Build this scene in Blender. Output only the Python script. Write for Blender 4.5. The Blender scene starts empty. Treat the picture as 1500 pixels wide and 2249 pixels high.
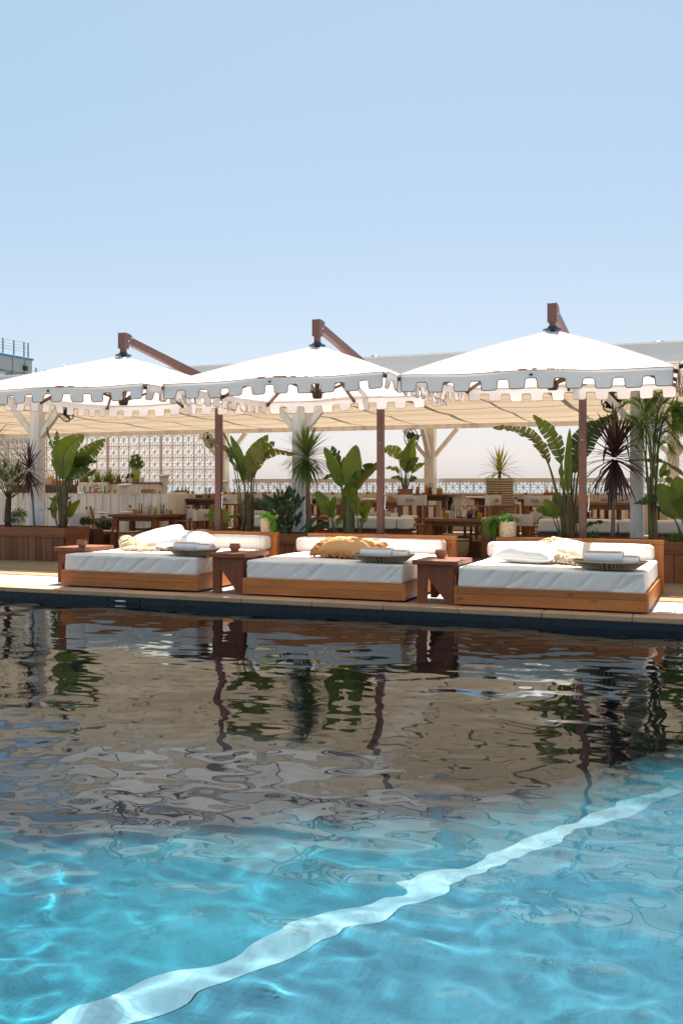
import bpy, bmesh, math, random
import numpy as np
from mathutils import Vector, Matrix, noise
R = math.radians
PI = math.pi
S = bpy.context.scene
COL = S.collection
rnd = random.Random(7)

# ------------------------------------------------------------------ camera, sky, sun, exposure
cam = bpy.data.cameras.new('camera')
cam_ob = bpy.data.objects.new('camera', cam)
COL.objects.link(cam_ob)
S.camera = cam_ob
cam.sensor_width = 36.0
cam.lens = 34.57
cam.shift_y = -58.0 / 2249
cam.clip_end = 20000
cam_ob.location = (0, 0, 1.35)
cam_ob.rotation_euler = (R(90), 0, R(21.6))
cam.dof.use_dof = True
cam.dof.focus_distance = 12.8
cam.dof.aperture_fstop = 9.0

SUN_EL, SUN_AZ = 65.0, 13.7          # azimuth counted from +Y towards -X
world = bpy.data.worlds.new('World')
S.world = world
world.use_nodes = True
wn = world.node_tree
sky = wn.nodes.new('ShaderNodeTexSky')
sky.sky_type = 'NISHITA'
sky.sun_disc = False
sky.sun_elevation = R(SUN_EL)
sky.sun_rotation = R(-SUN_AZ)
sky.altitude = 0
sky.air_density = 1.0
sky.dust_density = 1.0
sky.ozone_density = 1.0
# a thin even veil of summer haze over the whole sky
veil = wn.nodes.new('ShaderNodeVectorMath'); veil.operation = 'MULTIPLY_ADD'
veil.inputs[1].default_value = (.70, .45, .40)
veil.inputs[2].default_value = (.84, 2.12, 2.72)
wn.links.new(sky.outputs[0], veil.inputs[0])
wn.links.new(veil.outputs[0], wn.nodes['Background'].inputs[0])
wn.nodes['Background'].inputs[1].default_value = 0.075
sl = bpy.data.lights.new('sun', 'SUN')
sl.energy = 4.6
sl.angle = R(0.5)
sl.color = (1.0, 0.95, 0.87)
sl.cycles.is_caustics_light = True
so = bpy.data.objects.new('sun', sl)
COL.objects.link(so)
so.rotation_euler = (R(-(90 - SUN_EL)), 0, R(SUN_AZ))
S.view_settings.view_transform = 'Standard'
S.view_settings.look = 'None'
S.view_settings.gamma = 1
S.view_settings.use_curve_mapping = False
S.view_settings.exposure = 1.18
S.cycles.use_denoising = True
S.cycles.caustics_reflective = False
S.cycles.max_bounces = 10
S.cycles.transparent_max_bounces = 12
S.cycles.sample_clamp_indirect = 6

# ------------------------------------------------------------------ materials
def mat(name, col, rough=.6, spec=.5, metal=0.0):
    m = bpy.data.materials.new(name)
    m.use_nodes = True
    p = m.node_tree.nodes['Principled BSDF']
    p.inputs['Base Color'].default_value = (*col, 1)
    p.inputs['Roughness'].default_value = rough
    p.inputs['Specular IOR Level'].default_value = spec
    p.inputs['Metallic'].default_value = metal
    return m

def coords(nt, scale, space='Object'):
    tc = nt.nodes.new('ShaderNodeTexCoord')
    mp = nt.nodes.new('ShaderNodeMapping')
    mp.inputs['Scale'].default_value = scale
    nt.links.new(tc.outputs[space], mp.inputs[0])
    oi = nt.nodes.new('ShaderNodeObjectInfo')
    ml = nt.nodes.new('ShaderNodeMath'); ml.operation = 'MULTIPLY'; ml.inputs[1].default_value = 37
    nt.links.new(oi.outputs['Random'], ml.inputs[0])
    nt.links.new(ml.outputs[0], mp.inputs['Location'])
    return mp.outputs[0], oi

def ramp(nt, src, stops):
    r = nt.nodes.new('ShaderNodeValToRGB')
    e = r.color_ramp.elements
    while len(e) < len(stops): e.new(.5)
    for k, (p, c) in zip(e, stops):
        k.position = p; k.color = (*c, 1)
    nt.links.new(src, r.inputs[0])
    return r.outputs[0]

def noisy(nt, vec, scale, detail=4, rough=.55):
    n = nt.nodes.new('ShaderNodeTexNoise')
    n.inputs['Scale'].default_value = scale
    n.inputs['Detail'].default_value = detail
    n.inputs['Roughness'].default_value = rough
    nt.links.new(vec, n.inputs['Vector'])
    return n.outputs['Fac']

def bump(nt, p, src, strength=.3, dist=.01):
    b = nt.nodes.new('ShaderNodeBump')
    b.inputs['Strength'].default_value = strength
    b.inputs['Distance'].default_value = dist
    nt.links.new(src, b.inputs['Height'])
    nt.links.new(b.outputs[0], p.inputs['Normal'])

def hue_var(nt, col, oi, amt):
    h = nt.nodes.new('ShaderNodeHueSaturation')
    mr = nt.nodes.new('ShaderNodeMapRange')
    mr.inputs['To Min'].default_value = 1 - amt
    mr.inputs['To Max'].default_value = 1 + amt
    nt.links.new(oi.outputs['Random'], mr.inputs['Value'])
    nt.links.new(mr.outputs[0], h.inputs['Value'])
    nt.links.new(col, h.inputs['Color'])
    return h.outputs[0]

def wood(name, dark, light, axis='x', rough=.5, scale=1.0, var=.18, knots=True):
    m = mat(name, light, rough)
    nt = m.node_tree; p = nt.nodes['Principled BSDF']
    a = {'x': (1.2, 22, 22), 'y': (22, 1.2, 22), 'z': (22, 22, 1.2)}[axis]
    v, oi = coords(nt, tuple(q * scale for q in a))
    f = noisy(nt, v, 1.0, 7, .62)
    b = {'x': (.8, 6, 6), 'y': (6, .8, 6), 'z': (6, 6, .8)}[axis]
    v2, _ = coords(nt, b)
    f2 = noisy(nt, v2, 1.6, 3, .5)
    mid = tuple((x + y) / 2 for x, y in zip(dark, light))
    c1 = ramp(nt, f, [(.28, dark), (.5, mid), (.68, light)])
    c2 = ramp(nt, f2, [(.3, tuple(.62 * x for x in light)), (.62, tuple(min(1, 1.12 * x) for x in light))])
    mx = nt.nodes.new('ShaderNodeMix'); mx.data_type = 'RGBA'; mx.inputs[0].default_value = .45
    nt.links.new(c1, mx.inputs['A']); nt.links.new(c2, mx.inputs['B'])
    col = mx.outputs['Result']
    if knots:
        v3, _ = coords(nt, {'x': (2.2, 5, 5), 'y': (5, 2.2, 5), 'z': (5, 5, 2.2)}[axis])
        vo = nt.nodes.new('ShaderNodeTexVoronoi'); vo.inputs['Scale'].default_value = 1.0
        nt.links.new(v3, vo.inputs['Vector'])
        k = ramp(nt, vo.outputs['Distance'], [(.03, (.32, .25, .2)), (.13, (1, 1, 1))])
        mu = nt.nodes.new('ShaderNodeMix'); mu.data_type = 'RGBA'; mu.blend_type = 'MULTIPLY'; mu.inputs[0].default_value = .8
        nt.links.new(col, mu.inputs['A']); nt.links.new(k, mu.inputs['B'])
        col = mu.outputs['Result']
    nt.links.new(hue_var(nt, col, oi, var), p.inputs['Base Color'])
    bump(nt, p, f, .25, .004)
    return m

def stone(name, col, amp=.25, scale=6, rough=.75, bstr=.15):
    m = mat(name, col, rough)
    nt = m.node_tree; p = nt.nodes['Principled BSDF']
    v, oi = coords(nt, (1, 1, 1))
    f = noisy(nt, v, scale, 8, .65)
    c = ramp(nt, f, [(.25, tuple(x * (1 - amp) for x in col)), (.75, tuple(min(1, x * (1 + amp * .7)) for x in col))])
    nt.links.new(hue_var(nt, c, oi, .07), p.inputs['Base Color'])
    f2 = noisy(nt, v, scale * 14, 3)
    bump(nt, p, f2, bstr, .004)
    return m

def cloth(name, col, trans=0.0, weave=900, tcol=None, bstr=.12, amp=.03):
    """woven cloth: diffuse plus, where thin, light passing through"""
    m = bpy.data.materials.new(name); m.use_nodes = True
    nt = m.node_tree; nt.nodes.clear()
    out = nt.nodes.new('ShaderNodeOutputMaterial')
    d = nt.nodes.new('ShaderNodeBsdfDiffuse')
    v, oi = coords(nt, (1, 1, 1))
    f = noisy(nt, v, 5, 5)
    c = ramp(nt, f, [(.3, tuple(x * (1 - amp * 2) for x in col)), (.7, tuple(min(1, x * (1 + amp)) for x in col))])
    nt.links.new(c, d.inputs['Color'])
    f2 = noisy(nt, v, weave / 6, 2)
    b = nt.nodes.new('ShaderNodeBump'); b.inputs['Strength'].default_value = bstr; b.inputs['Distance'].default_value = .002
    nt.links.new(f2, b.inputs['Height']); nt.links.new(b.outputs[0], d.inputs['Normal'])
    if trans > 0:
        t = nt.nodes.new('ShaderNodeBsdfTranslucent'); t.inputs['Color'].default_value = (*(tcol or col), 1)
        mx = nt.nodes.new('ShaderNodeMixShader'); mx.inputs[0].default_value = trans
        nt.links.new(d.outputs[0], mx.inputs[1]); nt.links.new(t.outputs[0], mx.inputs[2])
        nt.links.new(mx.outputs[0], out.inputs[0])
    else:
        nt.links.new(d.outputs[0], out.inputs[0])
    return m

def leafmat(name, dark, light, trans=.3, tcol=None, var=.25, rough=.38, edge=None):
    m = bpy.data.materials.new(name); m.use_nodes = True
    nt = m.node_tree; p = nt.nodes['Principled BSDF']; out = nt.nodes['Material Output']
    v, oi = coords(nt, (1, 1, 1))
    f = noisy(nt, v, 7, 4)
    c = ramp(nt, f, [(.3, dark), (.7, light)])
    if edge:
        f3 = noisy(nt, v, 16, 5)
        k = nt.nodes.new('ShaderNodeMix'); k.data_type = 'RGBA'
        e = ramp(nt, f3, [(.6, (0, 0, 0)), (.7, (1, 1, 1))])
        nt.links.new(e, k.inputs[0]); nt.links.new(c, k.inputs['A']); k.inputs['B'].default_value = (*edge, 1)
        c = k.outputs['Result']
    c = hue_var(nt, c, oi, var)
    nt.links.new(c, p.inputs['Base Color'])
    p.inputs['Roughness'].default_value = rough
    p.inputs['Specular IOR Level'].default_value = .45
    t = nt.nodes.new('ShaderNodeBsdfTranslucent')
    t.inputs['Color'].default_value = (*(tcol or tuple(min(1, x * 1.9) for x in light)), 1)
    mx = nt.nodes.new('ShaderNodeMixShader'); mx.inputs[0].default_value = trans
    nt.links.new(p.outputs[0], mx.inputs[1]); nt.links.new(t.outputs[0], mx.inputs[2])
    nt.links.new(mx.outputs[0], out.inputs[0])
    return m

def glassy(name, col=(1, 1, 1), rough=.02):
    m = bpy.data.materials.new(name); m.use_nodes = True
    nt = m.node_tree; nt.nodes.clear()
    out = nt.nodes.new('ShaderNodeOutputMaterial')
    g = nt.nodes.new('ShaderNodeBsdfGlossy'); g.inputs['Roughness'].default_value = rough
    t = nt.nodes.new('ShaderNodeBsdfTransparent'); t.inputs['Color'].default_value = (*col, 1)
    f = nt.nodes.new('ShaderNodeFresnel'); f.inputs['IOR'].default_value = 1.7
    mx = nt.nodes.new('ShaderNodeMixShader')
    nt.links.new(f.outputs[0], mx.inputs[0]); nt.links.new(t.outputs[0], mx.inputs[1]); nt.links.new(g.outputs[0], mx.inputs[2])
    nt.links.new(mx.outputs[0], out.inputs[0])
    return m

def tiles(name, col, sx, sy, sz, grout, amp=.3, rough=.25):
    """small mosaic: colour differs per tile, thin joints"""
    m = mat(name, col, rough)
    nt = m.node_tree; p = nt.nodes['Principled BSDF']
    tc = nt.nodes.new('ShaderNodeTexCoord')
    vo = nt.nodes.new('ShaderNodeTexVoronoi'); vo.distance = 'CHEBYCHEV'; vo.inputs['Randomness'].default_value = 0
    mp = nt.nodes.new('ShaderNodeMapping'); mp.inputs['Scale'].default_value = (sx, sy, sz)
    nt.links.new(tc.outputs['Object'], mp.inputs[0]); nt.links.new(mp.outputs[0], vo.inputs['Vector'])
    vo.inputs['Scale'].default_value = 1
    sep = nt.nodes.new('ShaderNodeSeparateColor'); nt.links.new(vo.outputs['Color'], sep.inputs[0])
    c = ramp(nt, sep.outputs[0], [(0, tuple(x * (1 - amp) for x in col)), (1, tuple(min(1, x * (1 + amp)) for x in col))])
    n = noisy(nt, tc.outputs['Object'], .9, 5)
    c2 = ramp(nt, n, [(.3, (.55, .72, .78)), (.7, (1.0, 1.0, 1.0))])
    mu = nt.nodes.new('ShaderNodeMix'); mu.data_type = 'RGBA'; mu.blend_type = 'MULTIPLY'; mu.inputs[0].default_value = 1
    nt.links.new(c, mu.inputs['A']); nt.links.new(c2, mu.inputs['B'])
    g = ramp(nt, vo.outputs['Distance'], [(.44, (0, 0, 0)), (.47, (1, 1, 1))])
    k = nt.nodes.new('ShaderNodeMix'); k.data_type = 'RGBA'
    nt.links.new(g, k.inputs[0]); nt.links.new(mu.outputs['Result'], k.inputs['A']); k.inputs['B'].default_value = (*grout, 1)
    nt.links.new(k.outputs['Result'], p.inputs['Base Color'])
    return m

M_canvas = cloth('white_canvas', (.90, .84, .83), .28, tcol=(.86, .80, .76))
M_awning = cloth('cream_awning_cloth', (.64, .575, .49), .38, tcol=(.58, .435, .30))
M_fascia = cloth('grey_white_cloth', (.62, .61, .60), .05)
M_piping = mat('brown_piping', (.32, .17, .07), .7)
M_brown = mat('brown_metal', (.15, .062, .045), .42)
M_browndark = mat('dark_brown_metal', (.055, .022, .018), .5)
M_navycap = mat('dark_cap', (.03, .04, .07), .4)
M_chrome = mat('pale_metal', (.75, .72, .68), .3, metal=.6)
M_teak = wood('teak', (.36, .095, .017), (.58, .205, .047), 'x', .5)
M_teaky = wood('teak_side', (.36, .095, .017), (.56, .198, .045), 'y', .5)
M_teakz = wood('teak_upright', (.36, .095, .017), (.58, .205, .047), 'z', .5)
M_redwood = wood('red_brown_wood', (.13, .032, .011), (.27, .078, .028), 'z', .65, var=.1)
M_redtop = wood('red_brown_tabletop', (.13, .036, .014), (.27, .08, .032), 'x', .5, var=.1)
M_planter = wood('planter_wood', (.13, .036, .011), (.28, .095, .033), 'z', .6, var=.28)
M_plantrail = wood('planter_rail_wood', (.14, .038, .013), (.29, .10, .035), 'x', .6, var=.1)
M_table = wood('table_wood', (.13, .045, .016), (.27, .112, .042), 'x', .4, var=.15)
M_tablez = wood('table_leg_wood', (.13, .045, .016), (.27, .112, .042), 'z', .45, var=.15)
M_darkwood = wood('dark_table_wood', (.045, .017, .010), (.105, .04, .022), 'x', .4, var=.15)
M_chair = wood('chair_wood', (.14, .045, .016), (.26, .095, .035), 'z', .5, var=.2, knots=False)
M_seatcloth = cloth('cream_seat_canvas', (.74, .69, .61), .12)
M_white = mat('white_paint', (.77, .76, .75), .45)
M_whitewood = wood('white_painted_wood', (.70, .69, .68), (.80, .79, .78), 'z', .5, var=.05, knots=False)
M_creamwood = wood('cream_painted_wood', (.66, .60, .53), (.76, .70, .62), 'z', .5, var=.05, knots=False)
M_block = stone('pale_block', (.62, .55, .50), .08, 20)
M_mattress = cloth('white_upholstery', (.90, .835, .775), 0, amp=.015)
M_linen = cloth('white_linen', (.84, .83, .82), 0, amp=.02, bstr=.3)
M_towel = cloth('white_towel', (.80, .79, .84), 0, weave=1600, bstr=.6)
M_ochre = cloth('ochre_stripe', (.70, .38, .09), 0)
M_tan = cloth('tan_cotton', (.64, .37, .17), 0, bstr=.3)
M_tanfringe = cloth('tan_fringe', (.52, .25, .105), 0)
M_cream = cloth('cream_wool', (.72, .63, .50), 0, bstr=.6)
M_creamfringe = cloth('cream_tassels', (.60, .49, .34), 0)
M_cushion = cloth('bench_cushion_cloth', (.72, .69, .64), 0)
M_terracotta = stone('terracotta', (.40, .16, .085), .2, 14)
M_green_pot = stone('lime_glaze', (.28, .36, .04), .2, 8, rough=.2)
M_soil = stone('soil', (.03, .02, .014), .5, 30)
M_black = mat('black_metal', (.012, .012, .013), .45)
M_glass = glassy('clear_glass', (.94, .95, .95))
M_amber = glassy('amber_glass', (.62, .30, .05))
M_oil = mat('golden_oil', (.50, .25, .03), .15)
M_redjar = mat('dark_red_jar', (.10, .015, .01), .2)
M_orange = mat('orange_glass', (.45, .13, .02), .15)
M_greenglass = mat('green_glass', (.24, .36, .04), .12)
M_napkin = cloth('white_napkin', (.80, .78, .80), 0)
M_coping = stone('coping_stone', (.60, .335, .19), .14, 5)
M_whitetile = stone('pale_stone_tile', (.58, .55, .50), .12, 9)
M_greytile = stone('grey_stone_tile', (.30, .30, .30), .22, 25)
M_deck = wood('tan_decking', (.27, .165, .085), (.38, .25, .13), 'x', .7, knots=False)
M_floor = stone('terrace_floor', (.22, .145, .09), .2, 3)
M_navy = tiles('navy_tile', (.010, .016, .026), 9, 9, 9, (.018, .025, .036), .3)
M_deep = tiles('darkened_navy_tile', (.0025, .006, .011), 9, 9, 9, (.004, .008, .013), .3)  # navy tile darkened to stand for light lost in deep water
M_aqua = tiles('pale_blue_tile', (.016, .235, .285), 40, 40, 40, (.02, .24, .29), .10)
M_aqua2 = tiles('grey_blue_tile', (.036, .215, .275), 40, 40, 40, (.04, .22, .28), .10)
def paint_fade(m, navy):
    """paint a lit-to-dark fade into the base colour, following the share attribute"""
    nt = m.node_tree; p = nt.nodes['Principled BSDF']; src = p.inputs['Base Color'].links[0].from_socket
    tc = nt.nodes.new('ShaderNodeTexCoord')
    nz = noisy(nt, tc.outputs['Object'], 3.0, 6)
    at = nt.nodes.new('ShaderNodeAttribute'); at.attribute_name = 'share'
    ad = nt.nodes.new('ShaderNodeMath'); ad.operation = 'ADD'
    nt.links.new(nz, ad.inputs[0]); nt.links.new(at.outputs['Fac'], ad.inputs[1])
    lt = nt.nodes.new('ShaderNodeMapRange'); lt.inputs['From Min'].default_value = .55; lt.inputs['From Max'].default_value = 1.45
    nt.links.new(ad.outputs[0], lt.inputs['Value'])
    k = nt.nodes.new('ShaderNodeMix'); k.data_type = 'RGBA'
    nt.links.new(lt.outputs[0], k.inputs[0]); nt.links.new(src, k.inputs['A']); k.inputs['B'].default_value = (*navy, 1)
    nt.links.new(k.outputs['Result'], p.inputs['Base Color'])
paint_fade(M_aqua, (.003, .010, .018))  # shelf floor: light fading towards the deep water, painted into the colour
M_nosing = stone('white_nosing', (.27, .46, .50), .45, 5)  # strong noise paints the ripples' break-up of the line into its colour
paint_fade(M_nosing, (.03, .17, .24))
M_sand = stone('sand', (.60, .52, .40), .15, .6)
M_sea = mat('sea_water', (.05, .13, .18), .15)
M_concrete = stone('blue_grey_concrete', (.15, .18, .22), .15, .5)
M_concretelt = stone('pale_concrete', (.23, .26, .30), .12, .5)
M_bluetrim = mat('blue_trim', (.03, .14, .27), .5)
M_steel = mat('grey_steel', (.22, .26, .30), .4)
M_winglass = mat('window_glass', (.35, .45, .55), .08)
M_wicker = stone('pale_wicker', (.56, .43, .28), .3, 40)
M_wickerdark = stone('dark_wicker', (.34, .24, .15), .7, 60, bstr=.5)
M_reed = stone('reed', (.42, .29, .15), .35, 30)
M_ink = mat('dark_print', (.05, .04, .04), .8)

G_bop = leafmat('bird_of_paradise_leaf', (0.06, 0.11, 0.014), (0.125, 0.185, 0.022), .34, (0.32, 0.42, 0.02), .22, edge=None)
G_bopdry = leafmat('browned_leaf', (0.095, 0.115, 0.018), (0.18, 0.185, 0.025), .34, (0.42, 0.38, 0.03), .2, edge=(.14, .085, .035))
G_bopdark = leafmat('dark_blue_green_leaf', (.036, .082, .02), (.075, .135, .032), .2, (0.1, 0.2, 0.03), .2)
G_lime = leafmat('bright_spear_leaf', (.085, .15, .016), (.12, .20, .022), .4, (.30, .42, .03), .1)
G_stem = leafmat('leaf_stem', (.075, .095, .022), (.13, .14, .04), .05, None, .15)
G_sheath = stone('brown_sheath', (.16, .095, .05), .45, 14)
G_trunk = stone('grey_trunk', (.20, .155, .125), .4, 22)
G_darktrunk = stone('dark_trunk', (.07, .035, .03), .5, 30)
G_purple = leafmat('purple_strap_leaf', (.040, .021, .022), (.095, .052, .048), .18, (.22, .09, .07), .1, rough=.3)
G_drac = leafmat('dracaena_leaf', (0.06, 0.105, 0.025), (0.13, 0.185, 0.045), .3, (0.3, 0.4, 0.06), .1)
G_palm = leafmat('palm_frond', (.085, .15, .02), (.17, .26, .03), .42, (.34, .50, .05), .1)
G_fan = leafmat('fan_leaf', (0.07, 0.11, 0.025), (0.15, 0.2, 0.045), .3, (0.26, 0.34, 0.06), .1)
G_fern = leafmat('fern', (0.045, 0.09, 0.018), (0.1, 0.17, 0.03), .3, (0.2, 0.32, 0.04), .2)
G_spider = leafmat('spider_plant', (.10, .15, .02), (.20, .26, .05), .4, (.40, .45, .06), .1)
G_bright = leafmat('bright_trailing_leaf', (.08, .24, .015), (.13, .36, .03), .4, (.25, .6, .04), .1)
G_grass = leafmat('grassy_trail', (.06, .17, .02), (.12, .27, .035), .3, None, .1)
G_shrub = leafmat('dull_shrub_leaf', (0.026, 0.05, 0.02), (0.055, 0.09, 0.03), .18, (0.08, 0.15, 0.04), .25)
G_varieg = leafmat('yellow_edged_leaf', (.12, .20, .05), (.48, .46, .07), .4, (.55, .55, .08), .1)
G_flower = mat('pale_flower', (.55, .40, .30), .6)

# ------------------------------------------------------------------ mesh helpers
class MB:
    def __init__(s): s.v = []; s.f = []
    def add(s, vs, fs, M=None):
        k = len(s.v)
        if M is not None: vs = [tuple(M @ Vector(q)) for q in vs]
        s.v += [tuple(q) for q in vs]
        s.f += [tuple(k + i for i in q) for q in fs]
        return s
    def box(s, a, b, M=None):
        x0, y0, z0 = a; x1, y1, z1 = b
        return s.add([(x0,y0,z0),(x1,y0,z0),(x1,y1,z0),(x0,y1,z0),(x0,y0,z1),(x1,y0,z1),(x1,y1,z1),(x0,y1,z1)],
                     [(0,3,2,1),(4,5,6,7),(0,1,5,4),(1,2,6,5),(2,3,7,6),(3,0,4,7)], M)
    def bar(s, p, q, w, h, up=(0,0,1)):
        """rectangular bar from p to q, w across, h along up"""
        p = Vector(p); q = Vector(q); d = (q - p); L = d.length; d.normalize()
        u = Vector(up); x = d.cross(u)
        if x.length < 1e-4: x = d.cross(Vector((0, 1, 0)))
        x.normalize(); u = x.cross(d)
        M = Matrix(((d.x, x.x, u.x, p.x), (d.y, x.y, u.y, p.y), (d.z, x.z, u.z, p.z), (0, 0, 0, 1)))
        return s.box((0, -w/2, -h/2), (L, w/2, h/2), M)
    def tube(s, pts, r, n=6, closed=False, caps=True):
        pts = [Vector(p) for p in pts]; k0 = len(s.v); m = len(pts)
        rr = r if isinstance(r, (list, tuple)) else [r] * m
        ref = Vector((0, 0, 1))
        for i, p in enumerate(pts):
            t = (pts[(i + 1) % m] - pts[i - 1]) if closed else (pts[min(i + 1, m - 1)] - pts[max(i - 1, 0)])
            if t.length < 1e-9: t = Vector((0, 0, 1))
            t.normalize()
            x = t.cross(ref)
            if x.length < .05: x = t.cross(Vector((0, 1, 0)))
            x.normalize(); y = t.cross(x)
            for j in range(n):
                a = 2 * PI * j / n
                s.v.append(tuple(p + (x * math.cos(a) + y * math.sin(a)) * rr[i]))
        for i in range(m if closed else m - 1):
            for j in range(n):
                a = k0 + i * n + j; b = k0 + i * n + (j + 1) % n
                c = k0 + ((i + 1) % m) * n + (j + 1) % n; d = k0 + ((i + 1) % m) * n + j
                s.f.append((a, b, c, d))
        if caps and not closed:
            s.f.append(tuple(k0 + j for j in reversed(range(n))))
            s.f.append(tuple(k0 + (m - 1) * n + j for j in range(n)))
        return s
    def lathe(s, prof, c=(0, 0, 0), n=20, sx=1, sy=1, M=None):
        vs = []; fs = []; m = len(prof)
        for r, z in prof:
            for j in range(n):
                a = 2 * PI * j / n
                vs.append((c[0] + r * sx * math.cos(a), c[1] + r * sy * math.sin(a), c[2] + z))
        for i in range(m - 1):
            for j in range(n):
                fs.append((i*n+j, i*n+(j+1) % n, (i+1)*n+(j+1) % n, (i+1)*n+j))
        if prof[0][0] > 1e-4: fs.append(tuple(reversed(range(n))))
        if prof[-1][0] > 1e-4: fs.append(tuple((m-1)*n+j for j in range(n)))
        return s.add(vs, fs, M)
    def prism(s, poly, M, t):
        """2-D polygon (x,z) extruded t along +y, placed by matrix M"""
        n = len(poly)
        vs = [(x, 0, z) for x, z in poly] + [(x, t, z) for x, z in poly]
        fs = [tuple(range(n)), tuple(reversed(range(n, 2*n)))]
        for i in range(n):
            j = (i + 1) % n
            fs.append((i, i + n, j + n, j))
        return s.add(vs, fs, M)
    def grid(s, P):
        """P[i][j] points"""
        k = len(s.v); n = len(P); m = len(P[0])
        for row in P: s.v += [tuple(q) for q in row]
        for i in range(n - 1):
            for j in range(m - 1):
                s.f.append((k+i*m+j, k+i*m+j+1, k+(i+1)*m+j+1, k+(i+1)*m+j))
        return s
    def mesh(s, name, m, smooth=False, bev=0, off=(0, 0, 0)):
        me = bpy.data.meshes.new(name)
        o = Vector(off)
        me.from_pydata([tuple(Vector(q) - o) for q in s.v], [], s.f)
        if bev:
            b = bmesh.new(); b.from_mesh(me)
            bmesh.ops.bevel(b, geom=[e for e in b.edges if len(e.link_faces) == 2 and e.calc_face_angle() > .5], offset=bev, segments=2, profile=.6, affect='EDGES')
            b.to_mesh(me); b.free()
        if smooth:
            me.polygons.foreach_set('use_smooth', [True] * len(me.polygons))
            if smooth == 'auto': me.set_sharp_from_angle(angle=R(40))
        if m: me.materials.append(m)
        return me
    def build(s, name, m, parent=None, smooth=False, bev=0):
        off = parent_loc(parent)
        ob = bpy.data.objects.new(name, s.mesh(name, m, smooth, bev, off))
        COL.objects.link(ob)
        if parent is not None: ob.parent = parent
        return ob

LOCS = {}
def parent_loc(o):
    v = Vector((0, 0, 0))
    while o is not None:
        v += o.location; o = o.parent
    return v

def tag(o, label=None, cat=None, group=None, kind=None):
    for k, v in (('label', label), ('category', cat), ('group', group), ('kind', kind)):
        if v: o[k] = v
    return o
def thing(name, label, cat, loc=(0, 0, 0), group=None):
    o = bpy.data.objects.new(name, None); COL.objects.link(o)
    o.location = loc; o.empty_display_size = .1
    return tag(o, label, cat, group)
def struct(name, loc=(0, 0, 0)):
    o = bpy.data.objects.new(name, None); COL.objects.link(o); o.location = loc
    o['kind'] = 'structure'; return o
def dup(root, loc, rz, label, group=None):
    r = root.copy(); COL.objects.link(r); r.location = loc; r.rotation_euler = (0, 0, rz); r['label'] = label
    if group: r['group'] = group
    for ch in list(root.children):
        c = ch.copy(); COL.objects.link(c); c.parent = r
        for g in list(ch.children):
            d = g.copy(); COL.objects.link(d); d.parent = c
    return r
def inst(me, name, loc, parent, rot=(0, 0, 0), scale=(1, 1, 1)):
    o = bpy.data.objects.new(name, me); COL.objects.link(o)
    o.parent = parent; o.location = Vector(loc) - parent_loc(parent); o.rotation_euler = rot; o.scale = scale
    return o
def bez(a, b, c, d, t):
    u = 1 - t
    return a*u*u*u + b*3*u*u*t + c*3*u*t*t + d*t*t*t
def catmull(P, n):
    P = [Vector(p) for p in P]; P = [P[0]*2 - P[1]] + P + [P[-1]*2 - P[-2]]
    out = []
    for i in range(1, len(P) - 2):
        for k in range(n):
            t = k / n; a, b, c, d = P[i-1], P[i], P[i+1], P[i+2]
            out.append(.5*((2*b) + (c-a)*t + (2*a-5*b+4*c-d)*t*t + (3*b-a-3*c+d)*t**3))
    out.append(P[-2].copy()); return out

# ------------------------------------------------------------------ setting: far ground, sea, pool, deck
MB().grid([[(-400, 22.8, -.6), (200, 22.8, -.6)], [(-400, 130, -.6), (200, 130, -.6)]]).build('beach_sand', M_sand)['kind'] = 'structure'
MB().grid([[(-9000, 130, -1.0), (9000, 130, -1.0)], [(-9000, 9000, -1.0), (9000, 9000, -1.0)]]).build('sea', M_sea)['kind'] = 'structure'
MB().box((-30, -40, -.3), (16, .95, 0)).build('near_deck', M_whitetile)['kind'] = 'structure'  # unseen near side, added to bounce sunlight onto bed fronts and valances
MB().box((4.82, .955, -.3), (16, 10.55, -.004)).build('side_deck', M_whitetile)['kind'] = 'structure'
MB().box((-30, .955, -.3), (-17.32, 10.55, -.004)).build('side_deck', M_whitetile)['kind'] = 'structure'
MB().grid([[(-400, -60, -3), (200, -60, -3)], [(-400, 22.8, -3), (200, 22.8, -3)]]).build('ground', M_sand)['kind'] = 'structure'

WZ = -.14
PX0, PX1, PY0, PY1 = -17.0, 4.5, 1.0, 10.56
basin = struct('pool_basin')
MB().box((PX0 - .3, PY1, -2.6), (PX1 + .3, PY1 + .3, -.062)).build('pool_wall', M_navy, basin)
MB().box((PX0 - .3, PY0 - .3, -2.6), (PX1 + .3, PY0, -.062)).build('pool_wall', M_navy, basin)
MB().box((PX0 - .3, PY0, -2.6), (PX0, PY1, -.062)).build('pool_wall', M_navy, basin)
MB().box((PX1, PY0, -2.6), (PX1 + .3, PY1, -.062)).build('pool_wall', M_navy, basin)
# pale shelf near the camera, its drop-off, the deep floor in darkened navy and a raised step with a white nosing
edge = [(PX0, 2.4), (-9, 2.9), (-4.374,4.004,-1.350)[:2], (-3.842,4.459,-1.350)[:2], (-3.059,4.879,-1.350)[:2], (-2.259,5.342,-1.350)[:2], (-1.540,5.747,-1.350)[:2], (-0.953,6.325,-1.350)[:2], (-0.309,7.224,-1.350)[:2], (.6, 8.3), (PX1, 10.0)]
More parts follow.
